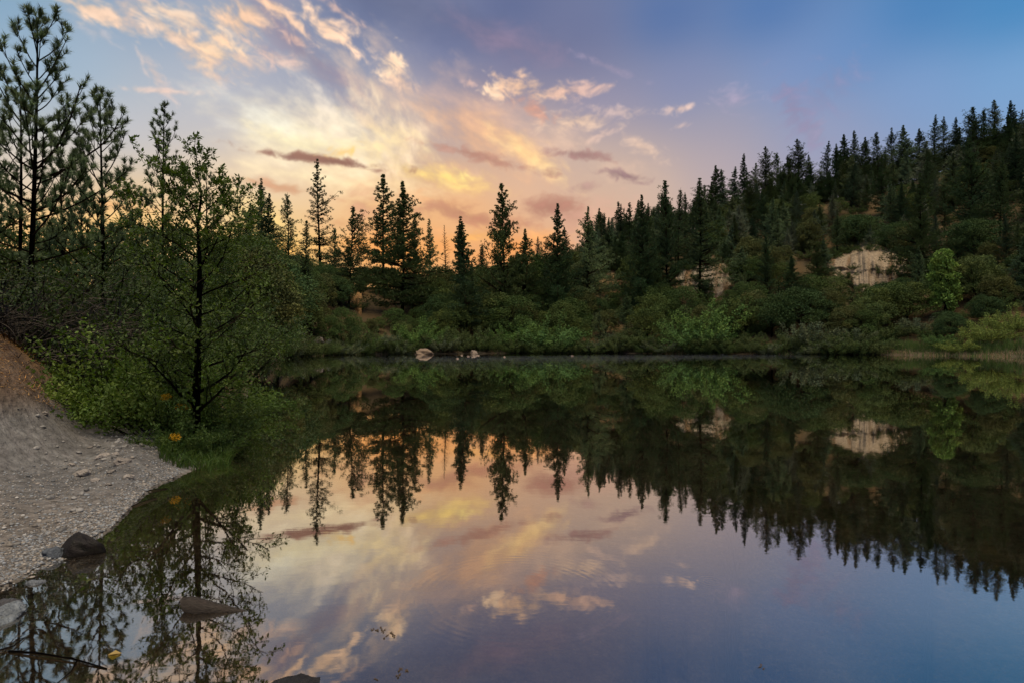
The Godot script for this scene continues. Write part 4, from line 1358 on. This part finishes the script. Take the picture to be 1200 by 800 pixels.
func build_near_bank() -> void:
	build_alder()
	near_pine(38, 13.0, 22, 301, 0.30, 2.1, "dark pine with a bare-looking trunk and upswept branches, tallest on the near bank", 36, [[5.4, Vector3(1.25, 1.75, 0.3)], [5.2, Vector3(1.75, 1.35, -0.2)], [4.7, Vector3(-1.3, 1.2, 0.3)], [4.5, Vector3(1.5, 0.8, 0.5)]])
	near_pine(20, 17.0, 96, 302, 0.30, 1.7, "thin pine just behind the tallest pine on the near bank", 34)
	near_pine(117, 15.5, 112, 303, 0.25, 1.9, "slimmer pine with long brushy needles next to the tallest pine on the near bank", 40)
	near_pine(72, 20.0, 150, 304, 0.2, 1.9, "shorter pine filling the gap between two near-bank pines", 40)
	near_pine(192, 24.0, 128, 305, 0.25, 1.9, "straight thin pine rising behind the alder's crown", 46)
	near_pine(-25, 15.0, 90, 306, 0.25, 2.0, "pine at the bank's brushy end beyond the tallest pine", 36)
	near_pine(240, 34.0, 196, 307, 0.2, 2.4, "low dark pine behind the alder's leafy crown", 44)
	near_pine(150, 30.0, 215, 308, 0.15, 2.4, "low bushy pine in the glow between the near-bank pines", 40)
	near_pine(278, 44.0, 214, 309, 0.15, 2.6, "pine behind the alder nearest to the narrows", 44)
	near_pine(95, 26.0, 205, 310, 0.15, 2.3, "dark low pine behind the leafless bushes", 44)
	# small broad-leaved trees behind, the glow showing through them
	var young := [oak_shape(451, {"wide": 0.40, "col": Color(0.060, 0.092, 0.028), "lobes": 24, "leaves": 420, "leaf": 0.20, "lobe": 0.85, "low": 0.15}), oak_shape(452, {"wide": 0.34, "col": Color(0.070, 0.104, 0.030), "lobes": 26, "leaves": 380, "leaf": 0.20, "lobe": 0.8, "low": 0.15})]
	for s in [[10, 18.0, 262, 0.9, "young oak at the foot of the thin pine on the near bank"], [88, 22.0, 250, 1.0, "young oak in the glow between two near-bank pines"], [140, 27.0, 268, 1.0, "young oak behind the dark thicket of the near bank"], [182, 31.0, 246, 0.9, "young oak at the foot of the straight thin pine"], [228, 33.0, 250, 1.0, "young oak directly behind the alder's trunk"], [270, 40.0, 262, 1.0, "young oak behind the alder's outer branches"], [296, 58.0, 288, 1.0, "young oak at the bend of the near bank"], [-30, 20.0, 240, 1.0, "young oak at the far end of the leafless bushes"], [318, 80.0, 300, 1.1, "young oak above the small reed patch at the narrows"]]:
		var p := on_ground(s[0], s[1])
		plant("oak_tree", young[int(s[1]) % 2], p, height_for(s[2], s[1]) - p.y, 10.0, s[3], s[0] * 0.1, s[4], "oak", "young oaks of the near bank", M.leaf)
	# leafy growth behind, dense below and thin above
	var dk := Color(0.050, 0.078, 0.026)
	var md := Color(0.070, 0.110, 0.030)
	var lt := Color(0.115, 0.170, 0.032)
	near_bush(60, 11.8, 2.9, 1.0, 402, {"wide": 0.9, "col": dk, "leaf": 0.12, "stems": 60, "leaves": 110}, "dark leafy bush at the foot of the tallest near-bank pine")
	near_bush(112, 11.5, 2.5, 1.0, 403, {"wide": 0.9, "col": dk, "leaf": 0.12, "stems": 60, "leaves": 110}, "dark leafy bush behind the bank's straw-covered crest")
	near_bush(-10, 10.5, 2.4, 1.0, 404, {"wide": 0.9, "col": Color(0.055, 0.075, 0.035), "leaf": 0.11, "stems": 50, "leaves": 100}, "dull green bush behind the grey leafless twigs")
	near_bush(150, 13.5, 3.0, 0.9, 405, {"wide": 0.9, "col": md, "leaf": 0.12, "stems": 60, "leaves": 110}, "mid-green leafy bush behind the bright green bush")
	near_bush(205, 16.0, 3.2, 0.9, 406, {"wide": 0.9, "col": md, "leaf": 0.13, "stems": 60, "leaves": 100}, "mid-green leafy bush behind the alder's trunk")
	near_bush(258, 22.0, 3.6, 0.9, 407, {"wide": 0.9, "col": dk, "leaf": 0.16, "stems": 55, "leaves": 100}, "dark leafy bush beyond the alder along the narrows")
	near_bush(270, 33.0, 4.6, 0.9, 408, {"wide": 0.9, "col": md, "leaf": 0.2, "stems": 60, "leaves": 100}, "large green bush further along the near bank")
	near_bush(292, 55.0, 6.2, 0.9, 409, {"wide": 0.9, "col": md, "leaf": 0.2, "stems": 60, "leaves": 100}, "large green bush at the turn of the near bank")
	near_bush(306, 76.0, 4.6, 1.3, 410, {"wide": 0.9, "col": Color(0.080, 0.135, 0.035), "leaf": 0.18, "stems": 60, "leaves": 100}, "bright green shrub behind the small reed patch at the narrows")
	near_bush(100, 19.0, 4.6, 0.9, 412, {"wide": 0.8, "col": dk, "leaf": 0.16, "stems": 50, "leaves": 90}, "tall dark thicket among the near-bank pines")
	near_bush(30, 21.0, 5.2, 0.9, 413, {"wide": 0.8, "col": dk, "leaf": 0.16, "stems": 50, "leaves": 90}, "tall dark thicket behind the tallest near-bank pine")
	near_bush(165, 24.0, 4.4, 0.9, 414, {"wide": 0.8, "col": dk, "leaf": 0.16, "stems": 50, "leaves": 90}, "dark thicket in the glow behind the alder")
	near_bush(228, 30.0, 5.0, 0.9, 415, {"wide": 0.8, "col": dk, "leaf": 0.18, "stems": 50, "leaves": 90}, "dark thicket in line with the alder's trunk")
	# the bright bush beside the path's end
	near_bush(150, 9.6, 1.55, 1.0, 420, {"wide": 1.0, "col": lt, "leaf": 0.17, "stems": 90, "leaves": 90, "slim": 0.62, "puff": 0.42}, "bright green leafy bush beside the bare path's end")
	near_bush(198, 9.4, 1.45, 1.0, 421, {"wide": 1.0, "col": Color(0.105, 0.160, 0.034), "leaf": 0.16, "stems": 80, "leaves": 85, "slim": 0.62, "puff": 0.42}, "bright green leafy bush around the alder's foot")
	near_bush(128, 10.6, 1.5, 1.0, 422, {"wide": 0.9, "col": dk, "leaf": 0.18, "stems": 70, "leaves": 80, "slim": 0.62}, "dark green bush between the straw crest and the bright green bush")
	near_bush(214, 8.3, 0.62, 1.0, 426, {"wide": 1.0, "col": Color(0.075, 0.120, 0.030), "leaf": 0.3, "stems": 60, "leaves": 70, "slim": 0.3}, "ferny green weeds at the end of the bare path")
	near_bush(238, 8.5, 0.55, 1.1, 427, {"wide": 1.0, "col": Color(0.062, 0.105, 0.028), "leaf": 0.3, "stems": 60, "leaves": 70, "slim": 0.3}, "ferny green weeds drooping to the water under the alder")
	near_bush(245, 9.4, 0.95, 0.9, 423, {"wide": 0.9, "col": md, "leaf": 0.24, "stems": 60, "leaves": 80, "slim": 0.5}, "low leafy weeds on the waterside of the alder")
	near_bush(262, 10.6, 0.85, 1.1, 424, {"wide": 1.0, "col": md, "leaf": 0.24, "stems": 50, "leaves": 70, "slim": 0.45}, "sprawling leafy plant overhanging the water behind the alder")
	near_bush(286, 13.6, 0.7, 1.6, 425, {"wide": 1.0, "col": Color(0.075, 0.130, 0.030), "leaf": 0.34, "stems": 40, "leaves": 60, "slim": 0.35}, "small sprig of bright leaves reaching out over the water")
	dead_brush(15, 9.6, 1.5, 1.0, 501, "grey leafless bush on the bank's crest, its twigs trailing over the dirt")
	dead_brush(62, 10.4, 1.5, 1.0, 502, "grey leafless bush in the middle of the bank's crest")
	dead_brush(-15, 11.0, 2.3, 0.9, 503, "taller grey leafless bush at the bank's high end")
	dead_brush(95, 11.3, 1.7, 0.9, 504, "grey leafless bush next to the dark leafy bush")
	dead_brush(30, 11.6, 2.3, 0.9, 505, "tall grey leafless bush in front of the tallest near-bank pine")
	build_weeds()

func build_weeds() -> void:
	rnd.seed = 611
	# grassy weeds along the undercut edge
	var b := Buf.new()
	for k in 3000:
		var px := rnd.randf_range(186, 268)
		var d := rnd.randf_range(7.6, 9.6)
		var x := gx(px, d)
		var h := ground(x, -d)
		if h < -0.06: continue
		var p := Vector3(x, maxf(h, -0.01) - 0.02, -d)
		var l := rnd.randf_range(0.1, 0.34) * (0.7 + 0.9 * fbm.get_noise_2d(x * 80.0, d * 80.0))
		var dir := (Vector3(0, 1, 0) + on_sphere() * 0.45 + Vector3(0.15, 0, 0.1)).normalized()
		var mid := p + dir * l * 0.6
		var tip := p + dir * l + Vector3(rnd.randf_range(-0.1, 0.16), -0.05 * l, rnd.randf_range(-0.1, 0.1))
		var side := Vector3(rnd.randf_range(-1, 1), 0, rnd.randf_range(-1, 1)).normalized() * 0.0045
		var c := shade_of(Color(0.070, 0.120, 0.030), 0.35, 0.12)
		var q := b.v.size()
		b.v.append(p - side); b.v.append(p + side); b.v.append(mid - side * 0.9); b.v.append(mid + side * 0.9); b.v.append(tip)
		for z in 5: b.c.append(c)
		for z in [0, 1, 2, 1, 3, 2, 2, 3, 4]: b.i.append(q + z)
	solo("grass", b.mesh(false), M.leaf, Vector3.ZERO, "tall green waterside grass drooping over the undercut bank", "grass", "", "stuff")
	# yellow flower heads on leafy stalks
	var flowers := [[196, 8.5, 0.72, "goldenrod with a broad yellow head beside the alder's foot"], [207, 8.6, 0.60, "goldenrod with a small yellow head next to the broad yellow one"], [221, 8.7, 0.62, "goldenrod with sparse yellow head under the alder"], [200, 7.75, 0.34, "low goldenrod with yellow head above the undercut bank"]]
	for f in flowers:
		var o := thing("goldenrod_plant", on_ground(f[0], f[1]), 0.0, f[3], "flower", "goldenrod among the waterside weeds")
		var w := Buf.new()
		var pts := wander(Vector3(0, -0.03, 0), Vector3(0.05, 1, 0), f[2], 5, 0.05, Vector3.ZERO)
		tube(w, pts, 0.006, 0.003, 4, Color(0.06, 0.09, 0.03))
		part("stalk", w.mesh(true), M.twig, o)
		var l := Buf.new()
		for k in 26:
			var t := rnd.randf_range(0.1, 0.85) * 4.999
			var p: Vector3 = pts[int(t)].lerp(pts[int(t) + 1], t - int(t))
			var e := (on_sphere() + Vector3(0, 0.3, 0)).normalized()
			leaf(l, p, e, any_side(e), 0.08, 0.018, shade_of(Color(0.07, 0.115, 0.03), 0.25))
		part("foliage", l.mesh(false), M.leaf, o)
		var y := Buf.new()
		for k in 150:
			var p := pts[5] + ball() * Vector3(0.075, 0.05, 0.075)
			var e := on_sphere()
			leaf(y, p, e, any_side(e), 0.016, 0.014, shade_of(Color(0.55, 0.30, 0.015), 0.3))
		part("flower_head", y.mesh(false), M.leaf, o)

func build_litter() -> void:
	# dry straw and needles lying along the top of the eroded bank
	rnd.seed = 641
	var b := Buf.new()
	for k in 9000:
		var az := rnd.randf_range(-46.0, -33.5)
		var r := table(shore, az) + rnd.randf_range(4.0, 8.0)
		var x := sin(deg_to_rad(az)) * r
		var z := -cos(deg_to_rad(az)) * r
		var h := ground(x, z)
		var patch := fbm.get_noise_2d(x * 50.0, z * 50.0)
		if h < 0.55 * table(bank, az) + 0.12 or patch < -0.05: continue
		var a := rnd.randf() * TAU
		var l := rnd.randf_range(0.06, 0.22)
		var tip := Vector3(cos(a) * l, rnd.randf_range(-0.05, 0.06), sin(a) * l)
		var side := Vector3(-sin(a), 0.3, cos(a)) * rnd.randf_range(0.002, 0.005)
		blade(b, Vector3(x, h + 0.012, z), Vector3(x, h + 0.02, z) + tip, side, shade_of(Color(0.36, 0.21, 0.085), 0.4, 0.1))
	solo("dry_grass", b.mesh(false), M.twig, Vector3.ZERO, "orange-brown dry grass and needle litter along the crest of the dirt bank", "dry grass", "", "stuff")
	# loose stones on the dirt slope
	var mm := MultiMesh.new()
	mm.transform_format = MultiMesh.TRANSFORM_3D
	mm.use_colors = true
	mm.mesh = stone_mesh(240, Vector3(1, 0.5, 0.75), 7, Color(1, 1, 1), 0.5)
	rnd.seed = 642
	var where := []
	while where.size() < 280:
		var az := rnd.randf_range(-46.0, -31.5)
		var r := table(shore, az) + rnd.randf_range(0.2, 5.6)
		var x := sin(deg_to_rad(az)) * r
		var z := -cos(deg_to_rad(az)) * r
		if fbm.get_noise_2d(x * 35.0, z * 35.0 + 90.0) < -0.02: continue
		var size := 0.010 + 0.034 * pow(rnd.randf(), 3.0)
		where.append(Transform3D(Basis(Vector3.UP, rnd.randf() * TAU).rotated(Vector3.RIGHT, rnd.randf_range(-0.5, 0.5)).scaled(Vector3.ONE * size), Vector3(x, ground(x, z) + size * 0.2, z)))
	mm.instance_count = where.size()
	for k in where.size():
		mm.set_instance_transform(k, where[k])
		var g := rnd.randf_range(0.12, 0.30)
		mm.set_instance_color(k, Color(g, g * 0.97, g * 0.94))
	var o := MultiMeshInstance3D.new()
	o.multimesh = mm
	o.material_override = M.pebble
	o.name = numbered("gravel")
	add_child(o)
	tag(o, "loose pale stones strewn over the dirt slope", "stones", "", "stuff")

# ------------------------------------------------------------------ reeds
func reed_bed(called: String, px0: float, px1: float, many: int, green: float, high: float, label: String, seed_k: int, in_water: float) -> void:
	rnd.seed = seed_k
	var b := Buf.new()
	for k in many:
		var px := rnd.randf_range(px0, px1)
		var az := rad_to_deg(atan((px - 600.0) / 700.0))
		var r := table(shore, az) + rnd.randf_range(-in_water, 3.0)
		var x := sin(deg_to_rad(az)) * r
		var z := -cos(deg_to_rad(az)) * r
		var clump := 0.6 + 0.6 * fbm.get_noise_2d(px * 30.0, seed_k)
		var p := Vector3(x, maxf(ground(x, z), -0.1), z)
		var l := high * rnd.randf_range(0.6, 1.15) * clump
		var tip := p + Vector3(rnd.randf_range(-0.25, 0.25), l, rnd.randf_range(-0.25, 0.25))
		var side := Vector3(rnd.randf_range(-1, 1), 0, rnd.randf_range(-0.5, 0.5)).normalized() * rnd.randf_range(0.015, 0.035)
		var is_green := rnd.randf() < green
		blade(b, p, tip, side, shade_of(Color(0.085, 0.14, 0.04) if is_green else Color(0.29, 0.215, 0.145), 0.25, 0.08))
	solo(called, b.mesh(false), M.far_leaf, Vector3.ZERO, label, "reeds", "", "stuff")

# ------------------------------------------------------------------ bits in the shallows
func stick(called: String, pts: PackedVector3Array, r0: float, r1: float, col: Color, label: String, twigs: Array) -> void:
	var o := thing(called, pts[0], 0.0, label, "stick")
	var b := Buf.new()
	var own := PackedVector3Array()
	for p in pts: own.append(p - pts[0])
	tube(b, own, r0, r1, 6, col)
	part("stem", b.mesh(true), M.twig, o)
	for t in twigs:
		var c := Buf.new()
		var q := PackedVector3Array()
		for p in t: q.append(p - pts[0])
		tube(c, q, r1 * 1.2, r1 * 0.5, 5, col)
		part("twig", c.mesh(true), M.twig, o)

func wp(px: float, py: float, y := 0.0) -> Vector3:
	var d := (EYE - y) * 700.0 / (py - 404.0)
	return Vector3(gx(px, d), y, -d)

func build_flotsam() -> void:
	rnd.seed = 71
	# broken wedge of driftwood
	var o := thing("driftwood_log", wp(226, 712), 0.0, "short weathered wedge of driftwood lying half sunk in the near water", "driftwood")
	var b := Buf.new()
	var n := 15
	var sides := 16
	for j in n:
		var t := j / float(n - 1)
		var c := Vector3(lerpf(-0.03, 0.37, t), lerpf(0.010, -0.016, t), lerpf(0.0, 0.03, t))
		var r := lerpf(0.080, 0.010, pow(t, 0.85)) * sqrt(maxf(0.4, 1.0 - pow(maxf(0.0, 0.16 - t) / 0.16, 2.0)))
		for k in sides:
			var a := TAU * k / sides
			var w := 1.0 + 0.10 * fbm.get_noise_2d(cos(a) * 60.0 + t * 20.0, sin(a) * 60.0) + 0.05 * sin(a * 5.0 + 1.0)
			b.v.append(c + Vector3(-0.035 * sin(a) * (1.0 - t), sin(a) * r * w * 1.05, cos(a) * r * w))
			b.n.append(Vector3(0, sin(a), cos(a)))
			b.c.append(shade_of(Color(0.066, 0.054, 0.046), 0.1))
	for j in n - 1:
		for k in sides:
			var p := j * sides + k
			var q := j * sides + (k + 1) % sides
			b.i.append(p); b.i.append(q); b.i.append(p + sides)
			b.i.append(q); b.i.append(q + sides); b.i.append(p + sides)
	part("shaft", b.mesh(true), M.driftwood, o)
	var e := Buf.new()
	e.v.append(Vector3(-0.022, 0.008, 0)); e.c.append(Color(0.085, 0.068, 0.056))
	for k in sides:
		e.v.append(b.v[k] + Vector3(-0.001, 0, 0)); e.c.append(Color(0.085, 0.068, 0.056))
	for k in sides:
		e.i.append(0); e.i.append(1 + k); e.i.append(1 + (k + 1) % sides)
	part("broken_end", e.mesh(false), M.driftwood, o)
	stick("branch", PackedVector3Array([wp(12, 762, 0.004), wp(45, 764, 0.012), wp(88, 771, 0.010), wp(126, 782, 0.002)]), 0.007, 0.004, Color(0.13, 0.095, 0.07), "thin brown fallen branch lying across the stony shallows", [[wp(92, 772, 0.010), wp(84, 786, 0.006), wp(68, 799, 0.002)]])
	stick("branch", PackedVector3Array([wp(-10, 763, 0.006), wp(15, 757, 0.012), wp(30, 746, 0.004)]), 0.006, 0.003, Color(0.11, 0.085, 0.065), "short dark twig beside the pale slab in the shallows", [])
	stick("branch", PackedVector3Array([wp(152, 594, 0.004), wp(166, 588, 0.012), wp(184, 583, 0.004)]), 0.010, 0.005, Color(0.34, 0.28, 0.22), "pale bare stick lying at the water's edge below the undercut", [])
	stick("branch", PackedVector3Array([wp(158, 578, 0.006), wp(176, 574, 0.012), wp(196, 572, 0.004)]), 0.010, 0.005, Color(0.26, 0.21, 0.17), "pale stick close under the undercut bank", [])
	# a yellow fallen leaf and scraps afloat
	var lf := Buf.new()
	var lp := wp(127, 766, 0.004)
	for k in 2: leaf(lf, Vector3.ZERO, Vector3(1, 0.02, -0.25).normalized(), Vector3(0.25, 0, 1).normalized() * (1 if k == 0 else -1), 0.065, 0.045, Color(0.42, 0.30, 0.11))
	solo("fallen_leaf", lf.mesh(false), M.leaf, lp, "yellow fallen leaf floating by the thin brown branch", "leaf")
	var spots := [[443, 737], [449, 738], [457, 741], [461, 745], [452, 744], [438, 736], [446, 735], [470, 783], [476, 785], [466, 790], [440, 794], [894, 780]]
	for s in spots:
		var p := wp(s[0], s[1], 0.003)
		var sc := Buf.new()
		for k in 3:
			var d := Vector3(rnd.randf_range(-1, 1), 0.1, rnd.randf_range(-1, 1)).normalized()
			leaf(sc, ball() * Vector3(0.012, 0.001, 0.012), d, d.cross(Vector3.UP).normalized(), rnd.randf_range(0.012, 0.024), 0.012, Color(0.10, 0.07, 0.05))
		solo("leaf_scrap", sc.mesh(false), M.leaf, p, "scrap of dark leaf floating on the open water", "leaf scrap", "leaf scraps afloat")

func build_mist() -> void:
	var fm := FogMaterial.new()
	fm.albedo = Color(0.93, 0.95, 1.0)
	fm.density = 0.0014
	var banks := [[500, 72, 26, 0.16, 20], [570, 60, 30, 0.15, 20], [640, 70, 34, 0.18, 24], [715, 76, 34, 0.18, 20], [795, 82, 30, 0.2, 18], [600, 46, 18, 0.11, 12], [870, 84, 24, 0.18, 14]]
	var names := ["thin low mist over the water off the tan boulder", "thin low mist in the middle of the lake", "thin low mist over the far water off the willow clump", "thin low mist over the far water below the hill's foot", "thin low mist over the water below the pale cliff", "faint mist drifting out over the open lake", "faint mist along the shore between the two cliffs"]
	var k := 0
	for s in banks:
		var f := FogVolume.new()
		f.name = numbered("mist")
		f.shape = RenderingServer.FOG_VOLUME_SHAPE_ELLIPSOID
		f.size = Vector3(s[2], s[3] * 2.0, s[4])
		f.material = fm
		add_child(f)
		f.position = Vector3(gx(s[0], s[1]), s[3] * 0.6, -s[1])
		tag(f, names[k], "mist", "", "stuff")
		k += 1

# ------------------------------------------------------------------ the scene
func _ready() -> void:
	var t0 := Time.get_ticks_msec()
	var cam := Camera3D.new()
	cam.name = "camera"
	add_child(cam)
	cam.position = Vector3(0, EYE, 0)
	cam.rotation_degrees.x = 0.33
	cam.fov = 59.49
	cam.near = 0.05
	cam.far = 4000.0
	var env := Environment.new()
	env.tonemap_mode = Environment.TONE_MAPPER_LINEAR
	env.tonemap_exposure = 2.6
	env.background_mode = Environment.BG_SKY
	var sky := Sky.new()
	var pm := PanoramaSkyMaterial.new()
	pm.panorama = make_sky()
	pm.energy_multiplier = 0.40
	sky.sky_material = pm
	env.sky = sky
	env.sdfgi_enabled = true
	env.ssao_enabled = true
	env.ssil_enabled = true
	env.volumetric_fog_enabled = true
	env.volumetric_fog_density = 0.0
	var we := WorldEnvironment.new()
	we.name = "world"
	we.environment = env
	add_child(we)
	# added fill that lifts the land, soft and wide, high behind the camera
	var fill_light := DirectionalLight3D.new()
	fill_light.name = "fill_light"
	add_child(fill_light)
	fill_light.rotation_degrees = Vector3(-72.0, 28.0, 0)
	fill_light.light_color = Color(1.0, 0.91, 0.75)
	fill_light.light_energy = 0.5
	fill_light.light_angular_distance = 45.0
	fill_light.shadow_enabled = true
	print("sky ", Time.get_ticks_msec() - t0)
	fbm.seed = 2
	fbm.noise_type = FastNoiseLite.TYPE_SIMPLEX_SMOOTH
	fbm.frequency = 0.01
	fbm.fractal_type = FastNoiseLite.FRACTAL_FBM
	fbm.fractal_octaves = 4
	make_materials()
	M.twig = mat(0.9, 0.2)
	M.pebble = mat(0.65, 0.4)
	var dw: StandardMaterial3D = M.rock.duplicate()
	dw.uv1_scale = Vector3(2, 14, 14)
	dw.heightmap_scale = 0.6
	dw.roughness = 0.7
	M.driftwood = dw
	build_ground()
	build_water()
	print("ground, water ", Time.get_ticks_msec() - t0)
	cliff(970, 1068, 336, 288, Color(0.44, 0.35, 0.25), "tan eroded cliff on the hillside with gullies and overhanging bushes", 1)
	cliff(792, 862, 342, 308, Color(0.42, 0.35, 0.27), "pale bare cliff low on the hillside behind a bare-trunked pine", 2)
	cliff(406, 496, 372, 330, Color(0.42, 0.25, 0.11), "ochre earth bank below the ridge pines across the lake", 3)
	cliff(694, 734, 346, 322, Color(0.30, 0.20, 0.11), "small patch of bare brown earth under the hill's foot", 4)
	build_shapes()
	print("shapes ", Time.get_ticks_msec() - t0)
	build_far_trees()
	build_shoreline_plants()
	build_rocks()
	print("far ", Time.get_ticks_msec() - t0)
	reed_bed("cattails", 1036, 1215, 4500, 0.55, 1.15, "tan and green cattails standing in the shallows off the grassy point", 81, 0.8)
	reed_bed("cattails", 1034, 1215, 9000, 0.95, 1.9, "green rushes behind the tan cattails on the grassy point", 82, -1.0)
	reed_bed("cattails", 440, 478, 900, 0.2, 1.0, "short brown reeds along the far shore before the tan boulder", 83, 1.0)
	reed_bed("cattails", 850, 900, 900, 0.4, 1.1, "short brown reeds along the far shore under the hillside oaks", 84, 1.0)
	reed_bed("cattails", 300, 332, 1200, 0.5, 1.3, "small reed patch at the narrows beside the bright green shrub", 85, 2.0)
	reed_bed("shore_grass", 328, 1040, 16000, 0.72, 0.9, "green and brown grass lining the far shore under the shrubs", 86, 0.8)
	build_near_bank()
	build_litter()
	print("near ", Time.get_ticks_msec() - t0)
	build_gravel()
	build_flotsam()
	build_mist()
	print("all ", Time.get_ticks_msec() - t0)
